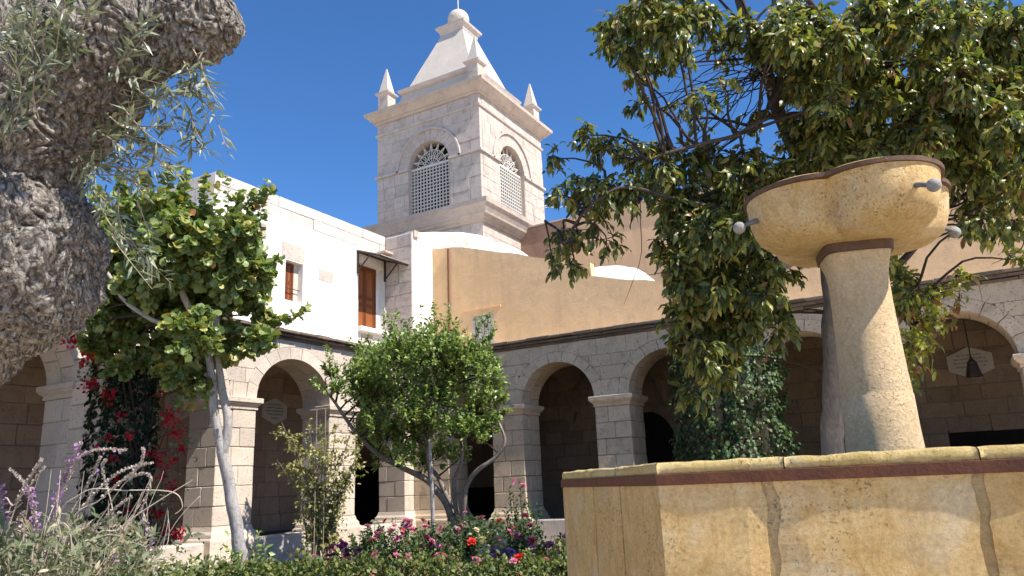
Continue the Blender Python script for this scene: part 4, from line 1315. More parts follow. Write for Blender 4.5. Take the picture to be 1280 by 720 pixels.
sun_v = np.array([sdir.x, sdir.y, sdir.z])
def rand_dir():
    v = NR.normal(0, 1, 3); return v/np.linalg.norm(v)
def limb(m, pts, r0, r1, sides=9, wob=0.03, seed=0.0, sub=5):
    """smooth wandering limb through the points"""
    P = [Vector(p) for p in pts]
    out = []
    n = len(P)
    for i in range(n-1):
        a, b, c, d = P[max(0, i-1)], P[i], P[i+1], P[min(n-1, i+2)]
        for k in range(sub):
            t = k/sub
            q = 0.5*((2*b)+(c-a)*t+(2*a-5*b+4*c-d)*t*t+(3*b-a-3*c+d)*t*t*t)
            out.append(q)
    out.append(P[-1])
    N = len(out)
    for i, q in enumerate(out):
        if 0 < i < N-1:
            q += Vector((mnoise.noise(q*2.3+Vector((seed, 0, 0))), mnoise.noise(q*2.3+Vector((0, seed+7, 0))), 0))*wob
    rads = []
    for i in range(N):
        t = i/(N-1)
        r = r0[0]+(r0[1]-r0[0])*t if hasattr(r0, '__len__') else r0+(r1-r0)*t
        rads.append(r*(1+0.10*mnoise.noise(out[i]*5+Vector((seed, seed, 0)))))
    m.tube(out, rads, sides)
    return out

def px_shoot(fol, a, b, d0, d1, n, size, **kw):
    p, q = PT(a[0], a[1], d0), PT(b[0], b[1], d1)
    fol.shoot(p, q-p, np.linalg.norm(q-p), n, size, **kw)
def clump_fill(fol, clumps, dens, per, size, up=0.3, droop=0.15, dz=1.0, **kw):
    cs = []
    for c in clumps:
        u, v, r, d = c[:4]
        C = PT(u, v, d); Rm = r*d/FPX
        cs.append((C, Rm))
        n = max(3, int(dens*(r/10.0)**2*0.5+4))
        for k in range(n):
            dr = rand_dir(); dr[2] += up*0.5; dr /= np.linalg.norm(dr)
            dr = dr+AX[2]*0  # isotropic
            st = C+dr*Rm*NR.uniform(0.0, 0.35)
            e = C+dr*Rm*NR.uniform(0.75, 1.1)+np.array([0, 0, up*Rm*0.3])
            L = np.linalg.norm(e-st)
            fol.shoot(st, e-st, max(L, size*1.2), per, size, droop=droop, **kw)
    return cs
def connect(m, mains, cs, r0, r1, wob=0.05):
    pts = np.array([tuple(p) for p in mains])
    for k, (C, Rm) in enumerate(cs):
        dd = np.linalg.norm(pts-C, axis=1)+np.maximum(0, pts[:, 2]-C[2]+0.0)*0.6
        o = pts[np.argmin(dd)]
        mid_ = (o+C)/2+NR.normal(0, 0.1, 3)*np.linalg.norm(C-o)+np.array([0, 0, 0.10*np.linalg.norm(C-o)])
        limb(m, [o, mid_, C], r0, r1, 5, wob, k*1.7, 4)

# ---- the old olive at the left
ot = thing('olive_tree', tuple(PT(-250, 900, 3.0)*np.array([1, 1, 0])), 'old olive tree with thick gnarled burled trunk and silvery narrow leaves', 'tree')
def gnarled(spec, name, seed, sides=280, per=36, amp=0.05):
    P = [Vector(tuple(PT(u, v, d))) for u, v, r, d in spec]
    Rr = [r*d/FPX for u, v, r, d in spec]
    out = []; rr = []
    n = len(P)
    for i in range(n-1):
        a, b, c, d = P[max(0, i-1)], P[i], P[i+1], P[min(n-1, i+2)]
        for k in range(per):
            t = k/per
            out.append(0.5*((2*b)+(c-a)*t+(2*a-5*b+4*c-d)*t*t+(3*b-a-3*c+d)*t*t*t))
            ts = t*t*(3-2*t)
            rr.append(Rr[i]+(Rr[i+1]-Rr[i])*ts)
    out.append(P[-1]); rr.append(Rr[-1])
    m = MB(); m.tube(out, rr, sides)
    cen = []
    for q in out: cen += [q]*sides
    vv = []
    for p, c in zip(m.v, cen):
        p = Vector(p); nrm_ = (p-c)
        R0 = nrm_.length; nrm_.normalize()
        s = Vector((p.x+p.z*0.25, p.y, p.z*0.5))
        h = mnoise.fractal(Vector((p.x, p.y, p.z*0.7))*4.2+Vector((seed, 0, 0)), 0.9, 2.1, 3)*amp
        wv = Vector((mnoise.noise(p*9), mnoise.noise(p*9+Vector((5, 2, 1))), mnoise.noise(p*9+Vector((1, 7, 4)))))*0.035
        q = s+wv
        h += min(0.32, abs(mnoise.noise(q*24+Vector((0, seed, 0)))))*0.075-0.012
        h += min(0.3, abs(mnoise.noise(q*52+Vector((3, seed, 1)))))*0.040-0.006
        h += mnoise.noise(p*85+Vector((0, 0, seed)))*0.007
        h = max(h, -R0*0.5)
        vv.append(tuple(p+nrm_*h))
    return mesh_obj(name, vv, m.f, M['bark_olive'], ot, True)
gnarled([(-260, 1060, 105, 3.0), (-240, 800, 100, 3.0), (-170, 600, 82, 3.0), (-98, 480, 68, 3.0), (-30, 398, 78, 2.98), (-2, 335, 118, 2.95), (0, 275, 108, 2.95), (10, 215, 80, 2.97), (42, 150, 82, 3.0), (105, 82, 82, 3.0), (165, 48, 64, 3.0), (225, 30, 50, 3.0), (270, 20, 38, 3.0), (290, 16, 26, 3.0), (296, 14, 9, 3.0)], 'trunk', 3.3)
gnarled([(30, 190, 70, 3.05), (20, 110, 84, 3.1), (5, 20, 78, 3.15), (-30, -90, 66, 3.2), (-60, -220, 46, 3.3), (-80, -330, 20, 3.4)], 'limb', 8.1, 200, 30)
F = Foliage()
SZ = 0.068
def olv(a, b, d0=2.9, d1=2.85, n=26, **kw):
    for k in range(2):
        ja = (a[0]+NR.normal(0, 7), a[1]+NR.normal(0, 7)); jb = (b[0]+NR.normal(0, 12), b[1]+NR.normal(0, 10))
        px_shoot(F, ja, jb, d0, d1+NR.normal(0, 0.08), n//2+4, SZ, droop=kw.get('droop', 0.12), t0=0.1, out=0.62, hang=0.05, r=0.0035, flat=0.35)
for a, b in [((150,120),(238,100)),((140,140),(262,92)),((125,165),(262,168)),((115,185),(212,178)),((100,205),(208,192)),((95,225),(192,205)),((110,170),(200,130)),((120,150),(180,100)),
             ((140,120),(200,160)),((100,215),(150,245)),((105,190),(180,225)),((150,110),(215,140)),((170,90),(225,85)),((115,150),(170,180)),((95,200),(135,225)),((130,170),(190,190)),((160,95),(195,60)),((150,90),(180,20)),((140,80),(190,45)),
             ((243,60),(246,128)),((240,75),(255,120)),((230,120),(262,172)),((235,140),(255,180)),
             ((150,250),(165,330)),((140,240),(195,320)),((150,290),(205,345))]:
    olv(a, b)
for a, b in [((10,160),(15,20)),((55,95),(55,-10)),((80,95),(75,5)),((5,165),(15,105)),((30,120),(20,40)),((20,90),(0,20)),((100,60),(112,0)),((65,80),(88,30)),((40,60),(35,-20)),((90,70),(110,50)),((70,100),(80,45)),((15,140),(25,60)),((0,60),(25,0)),((45,130),(62,80)),((10,190),(8,130))]:
    olv(a, b, 2.66, 2.6, 22, droop=0.0)
F.finish(ot, 'narrow', 0.10, M['leaf_olive'], M['twig_pale'], 300)

# ---- orchid tree with the whitewashed double stem
DT = 12.8
bt_ = PT(303, 766, DT); bt_[2] = 0
oc = thing('orchid_tree', tuple(bt_), 'leafy tree with round folded leaves and pale forked trunk before the arcade', 'tree')
m = MB()
mains = limb(m, [bt_-np.array([0,0,0.1]), PT(300, 700, DT), PT(293, 645, DT), PT(284, 595, DT), PT(277, 562, DT)], 0.118, 0.092, 14, 0.02, 1)
mains += limb(m, [PT(279, 575, DT), PT(270, 525, DT), PT(264, 480, DT), PT(258, 430, DT), PT(230, 370, DT-0.2), PT(205, 310, DT-0.2), PT(200, 260, DT)], 0.085, 0.034, 12, 0.03, 2)
mains += limb(m, [PT(277, 570, DT), PT(285, 525, DT+0.05), PT(277, 480, DT+0.1), PT(270, 430, DT+0.1), PT(275, 370, DT+0.2), PT(290, 300, DT+0.2), PT(300, 260, DT+0.2)], 0.08, 0.03, 12, 0.03, 3)
mains += limb(m, [PT(258, 430, DT), PT(215, 410, DT-0.3), PT(160, 380, DT-0.5), PT(130, 330, DT-0.4)], 0.05, 0.024, 8, 0.05, 4)
m.build('trunk', M['bark_pale'], oc, True)
C1 = [(128,262,38),(165,252,38),(205,256,40),(245,268,40),(288,272,32),(318,272,18),(125,315,42),(168,318,50),(215,322,52),(265,322,48),(305,318,30),(322,345,22),(116,372,40),(160,380,48),(205,385,52),(252,385,50),(298,372,40),(322,392,24),(126,420,34),(105,400,26),(115,440,24),(170,430,40),(215,440,42),(258,440,36),(300,430,30),(325,425,18),(150,465,16),(205,475,22),(245,478,20),(182,285,40),(235,300,40),(285,340,40),(240,420,40),(190,350,45)]
F = Foliage()
cl = [(u, v+(20 if v < 275 else 0), r*0.92, DT+NR.uniform(-1.0, 0.9)) for u, v, r in C1]
cs = clump_fill(F, cl, 4.8, 12, 0.138, up=0.5, droop=0.1, out=0.75, hang=0.35, r=0.007, flat=0.4)
for a, b in [((234,262),(233,206)),((205,262),(208,209)),((278,285),(281,219)),((318,290),(336,226)),((326,305),(339,236)),((185,248),(180,218)),((256,272),(260,224)),((160,245),(150,225)),((330,395),(386,386)),((312,335),(352,320)),((318,400),(350,408)),((300,285),(318,245)),((218,262),(219,212)),((295,270),(300,240)),((130,255),(120,235))]:
    for k in range(2): px_shoot(F, (a[0]+NR.normal(0,3), a[1]), (b[0]+NR.normal(0,3), b[1]+NR.normal(0,4)), DT, DT+NR.uniform(-0.15, 0.15), 18, 0.125, droop=0.0, t0=0.05, out=0.8, hang=0.45, r=0.007, flat=0.5)
for k in range(9):
    u = NR.uniform(215, 262); px_shoot(F, (u, NR.uniform(440, 470)), (u+NR.normal(0, 8), NR.uniform(485, 515)), DT, DT, 5, 0.125, droop=0.1, t0=0.5, out=0.7, hang=0.5, r=0.004)
m = MB(); connect(m, mains, cs, 0.022, 0.008); m.build('branches', M['twig'], oc)
F.finish(oc, 'round', 0.52, M['leaf_orchid'], M['twig'], 300)

# ---- citrus tree in the corner
DC = 16.5
bc = PT(573, 700, DC); bc[2] = 0
ct = thing('citrus_tree', tuple(bc), 'bushy green citrus tree with spreading dark limbs in the cloister corner', 'tree')
m = MB()
mains = limb(m, [bc-np.array([0,0,0.1]), PT(574, 672, DC), PT(572, 655, DC)], 0.13, 0.11, 10, 0.02, 1)
mains += limb(m, [PT(572, 662, DC), PT(556, 628, DC), PT(536, 602, DC), PT(500, 583, DC), PT(465, 562, DC-0.2), PT(430, 520, DC-0.3), PT(408, 485, DC-0.4)], 0.088, 0.026, 9, 0.04, 2)
mains += limb(m, [PT(570, 650, DC), PT(560, 625, DC+0.2), PT(550, 600, DC+0.3), PT(532, 575, DC+0.4), PT(515, 520, DC+0.4)], 0.065, 0.033, 8, 0.04, 3)
mains += limb(m, [PT(572, 655, DC), PT(569, 625, DC-0.1), PT(568, 600, DC-0.2), PT(577, 570, DC-0.2), PT(570, 510, DC-0.1), PT(560, 450, DC)], 0.06, 0.026, 8, 0.04, 4)
mains += limb(m, [PT(575, 660, DC), PT(579, 632, DC-0.2), PT(584, 605, DC-0.2), PT(598, 587, DC-0.3), PT(620, 570, DC-0.3), PT(632, 550, DC-0.3), PT(622, 525, DC-0.2)], 0.073, 0.024, 8, 0.03, 5)
mains += limb(m, [PT(540, 604, DC), PT(534, 570, DC), PT(530, 500, DC), PT(535, 440, DC)], 0.053, 0.019, 8, 0.04, 6)
m.build('trunk', M['bark_citrus'], ct, True)
C2 = [(462,470,32),(500,448,36),(545,440,36),(588,455,32),(612,488,24),(452,515,32),(495,505,44),(548,505,46),(597,515,34),(480,552,34),(525,552,38),(570,548,32),(612,535,18),(412,470,13),(425,492,14),(470,495,36),(520,470,40),(570,478,36),(440,480,22),(520,530,40)]
F = Foliage()
C2 += [(478,578,20),(528,586,18),(572,576,20),(450,548,20),(500,560,26),(605,555,16),(605,455,16),(575,445,18),(458,455,16),(615,465,16),(470,540,26),(505,575,20),(545,575,24),(590,550,24),(618,505,20),(455,490,28),(560,455,34),(480,455,28),(530,445,34),(605,470,24)]
cl = [(u, v+(8 if v < 460 else 0), r*0.95, DC+NR.uniform(-1.0, 0.9)) for u, v, r in C2]
cs = clump_fill(F, cl, 8.5, 14, 0.112, up=1.3, droop=-0.05, out=0.62, hang=0.1, r=0.006, flat=0.5)
for a, b in [((540,450),(541,378)),((526,450),(549,392)),((548,440),(538,400)),((495,450),(493,390)),((487,440),(490,408)),((517,450),(517,394)),((586,450),(608,392)),((596,455),(616,400)),((563,450),(574,404)),((422,480),(408,432)),((446,465),(450,420)),((412,490),(390,472)),((618,480),(626,450)),((470,460),(460,418)),((602,430),(615,412)),((555,440),(560,415)),((620,520),(634,510))]:
    for k in range(3): px_shoot(F, (a[0]+NR.normal(0,4), a[1]), (b[0]+NR.normal(0,2.5), b[1]+NR.normal(0,4)), DC, DC+NR.uniform(-0.2, 0.2), 30, 0.10, droop=0.0, t0=0.03, out=0.5, hang=0.35, r=0.007, flat=0.45)
for k in range(30):
    u = NR.uniform(445, 622); v = 440+((u-535)/90.0)**2*36+NR.uniform(-6, 22)
    px_shoot(F, (u, v), (u+NR.normal(0, 5)+(u-535)*0.08, v-NR.uniform(34, 66)), DC+NR.uniform(-0.9, 0.5), DC+NR.uniform(-0.9, 0.5), 30, 0.10, droop=0.0, t0=0.03, out=0.42, hang=0.3, r=0.007, flat=0.45)
m = MB(); connect(m, mains, cs, 0.025, 0.008); m.build('branches', M['twig'], ct)
F.finish(ct, 'oval', 0.24, M['leaf_citrus'], M['twig'], 300)
sk = PT(541, 690, 15.6)
st = MB().tube([(sk[0], sk[1], -0.1), tuple(PT(541, 640, 15.6)), tuple(PT(539, 590, 15.6)), tuple(PT(537, 550, 15.6))], [0.045, 0.042, 0.04, 0.03], 8).build('stake', M['bark_pale'])
tag(st, 'pale grey wooden stake standing among the citrus limbs', 'stake')

# ---- avocado tree behind the fountain
DA = 10.0
ba = PT(1042, 640, DA); ba[2] = 0
av = thing('avocado_tree', tuple(ba), 'large dark-leaved avocado tree with grey trunk rising behind the fountain', 'tree')
m = MB()
m.v = []; m.f = []
mains = limb(m, [ba-np.array([0,0,0.1]), PT(1041, 570, DA), PT(1041, 500, DA), PT(1041, 420, DA), PT(1040, 350, DA), PT(1030, 280, DA)], 0.15, 0.12, 14, 0.03, 1)
m.build('trunk', M['bark_grey'], av, True)
m = MB()
big = []
big += limb(m, [PT(1032, 300, DA), PT(1003, 215, DA), PT(987, 172, DA), PT(968, 125, DA), PT(950, 70, DA-0.2), PT(930, 10, DA-0.3), PT(915, -60, DA-0.4)], 0.11, 0.05, 10, 0.06, 2)
big += limb(m, [PT(1036, 320, DA), PT(1075, 205, DA+0.2), PT(1120, 180, DA+0.4), PT(1190, 150, DA+0.3), PT(1290, 90, DA)], 0.11, 0.05, 10, 0.06, 3)
big += limb(m, [PT(1150, 170, DA+0.4), PT(1140, 125, DA-0.2), PT(1095, 85, DA-0.6), PT(1040, 40, DA-0.9), PT(1010, 0, DA-1.1)], 0.055, 0.03, 9, 0.06, 4)
big += limb(m, [PT(1003, 215, DA), PT(985, 148, DA-0.5), PT(950, 150, DA-0.8), PT(915, 172, DA-1.0), PT(870, 182, DA-1.2), PT(810, 200, DA-1.3)], 0.038, 0.018, 8, 0.06, 5)
big += limb(m, [PT(1036, 330, DA), PT(985, 290, DA-0.6), PT(930, 270, DA-0.9), PT(880, 300, DA-1.0), PT(860, 370, DA-1.0)], 0.045, 0.018, 8, 0.06, 6)
big += limb(m, [PT(1040, 360, DA), PT(1110, 345, DA+0.2), PT(1150, 300, DA+0.1), PT(1195, 250, DA), PT(1285, 212, DA-0.3)], 0.06, 0.03, 8, 0.06, 7)
big += limb(m, [PT(1120, 340, DA+0.2), PT(1105, 360, DA-0.2), PT(1135, 395, DA-0.5), PT(1145, 450, DA-0.6)], 0.03, 0.012, 7, 0.05, 8)
big += limb(m, [PT(985, 290, DA-0.6), PT(960, 350, DA-0.8), PT(930, 410, DA-0.9), PT(905, 450, DA-0.9)], 0.035, 0.015, 7, 0.05, 9)
big += limb(m, [PT(930, 270, DA-0.9), PT(850, 250, DA-1.2), PT(780, 235, DA-1.4), PT(730, 270, DA-1.5), PT(705, 305, DA-1.5)], 0.026, 0.008, 7, 0.08, 10)
m.build('limbs', M['bark_limb'], av, True)
mains += big
C3 = [(772,22,24),(805,28,34),(842,30,36),(880,22,30),(762,45,14),(788,62,24),(818,78,26),(850,60,24),(795,98,12),(800,8,30),(840,0,30),
 (735,168,16),(755,185,22),(790,190,28),(825,200,32),(862,198,30),(893,195,26),(722,228,16),(704,245,12),(742,238,24),(775,240,28),(812,238,30),(850,240,34),(690,196,9),
 (702,300,14),(690,322,9),(722,300,15),(745,275,14),(758,300,10),(712,330,8),
 (855,282,32),(888,262,36),(922,245,32),(900,308,36),(868,338,28),(882,378,34),(848,392,22),(915,368,32),(858,424,26),(890,428,32),(928,415,28),(948,388,26),(872,462,16),(900,465,18),(962,345,22),(980,392,20),(950,325,22),(940,285,30),(965,260,24),(830,300,14),(935,350,26),(905,400,28),
 (930,38,30),(972,30,34),(955,75,20),(905,60,14),(905,110,10),(940,140,16),(880,125,9),(930,200,30),(962,215,28),(985,95,22),(850,130,8),(800,130,9),(870,150,8),(990,60,24),
 (1020,38,40),(1072,28,36),(1118,14,32),(1170,28,40),(1220,22,42),(1265,40,38),(1010,112,28),(1048,150,36),(1095,100,32),(1085,165,36),(1140,150,36),(1155,92,28),(1200,98,40),(1250,108,42),(1190,160,36),(1240,172,40),(1278,182,32),(1022,185,28),(995,172,20),(1212,212,32),(1258,232,32),(1225,258,26),(1262,285,16),(1205,285,10),(1060,70,34),(1280,130,40),(1130,200,22),(1210,60,40),(1040,100,26),(1300,60,50),(1300,240,30),
 (880,300,26),(860,255,26),(905,345,26),(870,400,26),(930,310,26),(840,330,16),(900,280,30),(925,390,24),(1180,60,36),(1100,60,34),(1230,60,36),(1060,180,28),(1170,190,26),(1120,120,30),(1225,130,36),(1000,30,36),(1260,150,36),(1240,210,28),
 (890,215,26),(925,225,28),(955,240,28),(980,215,24),(905,250,28),(940,262,28),(975,250,24),(870,275,26),(1000,150,22),(1010,70,30),(960,50,24),(1030,160,28),(985,20,30),(1110,180,26),(1060,110,30),(860,355,24),(900,440,24),(840,260,20),
 (1120,340,16),(1000,300,16),(985,335,14),(1275,325,8)]
F = Foliage()
cl = []
for u, v, r in C3:
    d = DA+NR.uniform(-1.6, 0.4) if u < 980 else DA+NR.uniform(-1.8, 0.9)
    cl.append((u, v, r, d))
    if (u > 1000 or (u > 850 and v > 230)) and r > 15:
        for q in range(2 if u > 1000 else 1):
            cl.append((u+NR.uniform(-32, 32), v+NR.uniform(-30, 30), r*NR.uniform(0.6, 0.9), DA+NR.uniform(-2.0, 1.2)))
cs = clump_fill(F, cl, 5.6, 8, 0.15, up=0.1, droop=0.3, out=0.7, hang=0.75, r=0.006, flat=0.5)
# the blossoming branch beside the pedestal and a few tips with sunlight put into their colour
F2 = Foliage()
C4 = [(1165,375,16),(1125,375,16),(1150,415,18),(1130,445,12),(1128,352,18),(1150,385,24),(1172,402,18),(1140,430,20),(1160,440,14),(1135,468,12),(1190,362,9),(1120,395,14),(1200,345,6)]
c4 = [(u, v, r, DA-0.6+NR.uniform(-0.3, 0.3)) for u, v, r in C4]
cs2 = clump_fill(F, c4, 1.2, 6, 0.15, up=0.1, droop=0.3, out=0.7, hang=0.7, r=0.005, flat=0.5, rb=0.3)
clump_fill(F2, c4, 7.5, 10, 0.065, up=0.9, droop=0.0, out=0.8, hang=0.0, r=0.004, flat=0.6)
clump_fill(F2, [(1080,80,14,DA-0.6),(1100,110,18,DA-0.6),(1130,60,14,DA-0.5),(1165,110,14,DA-0.5),(1050,120,14,DA-0.5),(1190,60,12,DA-0.5),(1140,85,14,DA-0.7),(1090,150,12,DA-0.5),(1215,55,10,DA-0.8)], 2.2, 9, 0.055, up=0.9, droop=0.0, out=0.8, hang=0.0, r=0.004, flat=0.6)
m = MB(); connect(m, mains, cs+cs2, 0.022, 0.007, 0.08)
for k in range(26):   # bare curving twigs crossing the gap of sky
    a = (NR.uniform(930, 975), NR.uniform(50, 120)); b = (NR.uniform(790, 920), NR.uniform(80, 215))
    d0 = DA-0.3; pm_ = ((a[0]+b[0])/2+NR.normal(0, 12), (a[1]+b[1])/2+NR.normal(0, 14))
    limb(m, [PT(a[0], a[1], d0), PT(pm_[0], pm_[1], d0-0.4), PT(b[0], b[1], d0-0.7)], 0.010, 0.003, 4, 0.06, k*2.1, 4)
for a, b in [((800,250),(780,380)),((845,270),(835,365)),((860,330),(800,345)),((760,290),(750,300)),((740,260),(770,330)),((1280,300),(1240,330))]:
    limb(m, [PT(a[0], a[1], DA-1.2), PT((a[0]+b[0])/2+12, (a[1]+b[1])/2, DA-1.2), PT(b[0], b[1], DA-1.2)], 0.008, 0.003, 4, 0.05, a[0], 4)
m.build('branches', M['twig'], av)
F.finish(av, 'lance', 0.175, M['leaf_avocado'], M['twig'], 300)
F2.finish(av, 'oval', 0.28, M['leaf_blossom_lit'], M['twig_pale'], 0, name='blossom_and_lit_tips')

# ---- ivy on the pier of the shaded arcade
iv = thing('ivy', (-4.7, YR-0.2, 0), 'dark glossy ivy covering a pier of the shaded arcade', 'climbing plant')
pos = []; dr = []; nm = []
for k in range(6500):
    z = 0.5+4.5*NR.random()**0.85
    hw = (1.22-0.12*z/5)*(1+0.14*mnoise.noise(Vector((z*1.5, 3, 1))))
    if z > 4.3: hw *= max(0.3, 1-(z-4.3)*0.9)
    a = NR.uniform(-math.pi, 0)*1.05
    rr = 1+0.34*mnoise.noise(Vector((math.cos(a)*3, math.sin(a)*3, z*2.2)))+0.14*mnoise.noise(Vector((math.cos(a)*8, math.sin(a)*8, z*6)))+abs(NR.normal(0, 0.07))
    n = np.array([math.cos(a), math.sin(a), 0])
    pos.append((-4.72+hw*rr*math.cos(a), YR+0.25+0.95*rr*math.sin(a), z))
    dr.append(n*0.5+np.array([NR.normal(0, 0.35), NR.normal(0, 0.3), -0.75])); nm.append(n+np.array([0, 0, 0.55])+NR.normal(0, 0.35, 3))
FI = Foliage()
for k in range(150):
    a = NR.uniform(-math.pi, 0); z = NR.uniform(0.6, 4.8)
    o_ = np.array([math.cos(a), math.sin(a), 0.0])
    FI.shoot(np.array([-4.72+1.05*o_[0], YR+0.25+0.85*o_[1], z]), o_+rand_dir()*0.6, NR.uniform(0.2, 0.55), 9, 0.10, droop=0.5, t0=0.1, out=0.7, hang=0.4, r=0.004)
FI.finish(iv, 'oval', 0.33, M['leaf_ivy'], M['twig'], 0, name='sprays')
leaves_mesh('foliage', pos, dr, nm, NR.uniform(0.055, 0.14, len(pos)), NR.random(len(pos)), 'oval', 0.34, M['leaf_ivy'], iv, 300)
m = MB()
for k in range(7): limb(m, [(-4.9+0.12*k, YR-0.2, -0.1), (-4.8+NR.normal(0, 0.3), YR-0.3, 1.5), (-4.7+NR.normal(0, 0.5), YR-0.3, 3.2), (-4.7+NR.normal(0, 0.6), YR-0.25, 4.4)], 0.04, 0.012, 6, 0.06, k)
m.build('stems', M['twig'], iv)

# ---- bougainvillea on the buttress
bg_ = thing('bougainvillea', (-12.9, 8.7, 0), 'red bougainvillea climbing through a dark vine on the arcade buttress', 'climbing plant')
pos = []; dr = []; nm = []
for k in range(5200):
    z = 0.35+4.0*NR.random()
    a = NR.uniform(-math.pi*0.62, math.pi*0.62)
    rr = 1+0.18*mnoise.noise(Vector((a*1.5, 2, z*1.6)))+NR.normal(0, 0.06)
    n = np.array([math.cos(a), math.sin(a), 0])
    pos.append((-13.25+0.48*rr*math.cos(a), 8.70+0.55*rr*math.sin(a), z))
    dr.append(n*0.4+np.array([NR.normal(0, 0.35), NR.normal(0, 0.35), -0.8])); nm.append(n+np.array([0, 0, 0.4])+NR.normal(0, 0.4, 3))
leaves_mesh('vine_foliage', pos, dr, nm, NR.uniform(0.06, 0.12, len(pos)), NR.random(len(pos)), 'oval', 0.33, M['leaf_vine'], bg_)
m = MB()
for k in range(6): limb(m, [(-12.8, 8.5+0.1*k, -0.1), (-12.8+NR.normal(0, 0.1), 8.6+NR.normal(0, 0.2), 1.2), (-12.75, 8.7+NR.normal(0, 0.3), 2.6), (-12.8, 8.7+NR.normal(0, 0.3), 4.2)], 0.035, 0.012, 6, 0.08, k)
F = Foliage(); FB = Foliage()
DB = 13.3
for (u, v, r, n) in [(88,424,12,26),(112,441,13,34),(104,452,7,10),(112,480,14,36),(136,496,10,22),(136,546,7,14),(206,488,9,18),(214,520,14,30),(222,540,12,26),(228,560,9,16),(210,520,8,14),(198,574,9,16),(205,590,12,28),(213,612,12,26),(200,640,10,20),(222,668,13,34),(206,660,10,20),(150,655,12,26),(146,602,9,18),(160,636,8,14),(186,636,8,12),(150,600,8,12),(190,565,8,12),(120,560,5,8),(216,575,8,14),(140,575,7,12),(160,545,6,9),(150,520,6,9)]:
    C = PT(u, v, DB); R_ = r*DB/FPX
    for k in range(int(n*1.6)):
        p = C+rand_dir()*R_*NR.uniform(0.2, 1.0)
        FB.pos.append(p); d_ = rand_dir(); d_[2] -= 0.2; FB.dir.append(d_); FB.nrm.append(rand_dir()+sun_v*0.6); FB.size.append(NR.uniform(0.05, 0.085)); FB.rnd.append(NR.random())
    o = np.array([-12.75, 8.7+NR.normal(0, 0.3), C[2]-0.5])
    limb(m, [o, (o+C)/2+np.array([0.1, 0, 0.12]), C], 0.010, 0.004, 4, 0.05, u, 4)
    for k in range(4):
        F.shoot(C+NR.normal(0, R_*0.5, 3), rand_dir(), 0.28, 6, 0.07, droop=0.2, r=0.003, hang=0.3)
m.build('stems', M['twig'], bg_)
leaves_mesh('bracts', FB.pos, FB.dir, FB.nrm, np.array(FB.size), np.array(FB.rnd), 'oval', 0.36, M['bract'], bg_)
for k in range(60):
    u, v = NR.uniform(150, 215), NR.uniform(610, 690)
    F.shoot(PT(u, v, DB-NR.uniform(0, 0.5)), rand_dir()+np.array([0, 0, 0.5]), 0.4, 9, 0.07, droop=0.1, r=0.004)
F.finish(bg_, 'oval', 0.3, M['leaf_sage'], M['twig'], 0, name='leaves')

# ---- flowers as shared little rosettes
def bloom_mesh(mat, n=16, w=0.42, cup=0.5, seed=1):
    rg = np.random.default_rng(seed)
    tv, tf = leaf_template('oval', w)
    v = []; f = []; at = []
    for k in range(n):
        ring = k/n
        a = k*2.4; tilt = cup+ring*1.0
        d = np.array([math.cos(a)*math.cos(1.4-ring*1.25), math.sin(a)*math.cos(1.4-ring*1.25), math.sin(1.4-ring*1.25)])
        z = unit(np.array([-math.cos(a)*0.6, -math.sin(a)*0.6, 0.8])+rg.normal(0, 0.15, 3))
        X = unit(np.cross(d, z)); Z = np.cross(X, d)
        b = len(v); s = 0.7+0.5*ring; r_ = rg.random()
        for t in tv:
            v.append(tuple((X*t[0]+d*t[1]+Z*t[2])*s)); at.append(r_)
        f += [tuple(i+b for i in q) for q in tf]
    me = bpy.data.meshes.new('bloom')
    me.from_pydata(v, [], f)
    A_ = me.attributes.new('rnd', 'FLOAT', 'POINT')
    A_.data.foreach_set('value', at)
    me.materials.append(mat)
    return me
BL = {k: [bloom_mesh(M[k], 16, 0.42, 0.5, s) for s in (1, 2, 3)] for k in ('pink', 'magenta', 'redrose', 'cream', 'violet')}
def put_bloom(root, p, size, kind):
    o = bpy.data.objects.new('bloom', RNG.choice(BL[kind]))
    lo = WL[root.name]
    o.parent = root
    o.location = (p[0]-lo[0], p[1]-lo[1], p[2]-lo[2])
    o.rotation_euler = (RNG.uniform(-0.9, 0.9), RNG.uniform(-0.9, 0.9), RNG.uniform(0, 6.28))
    o.scale = (size,)*3
    COL.objects.link(o)
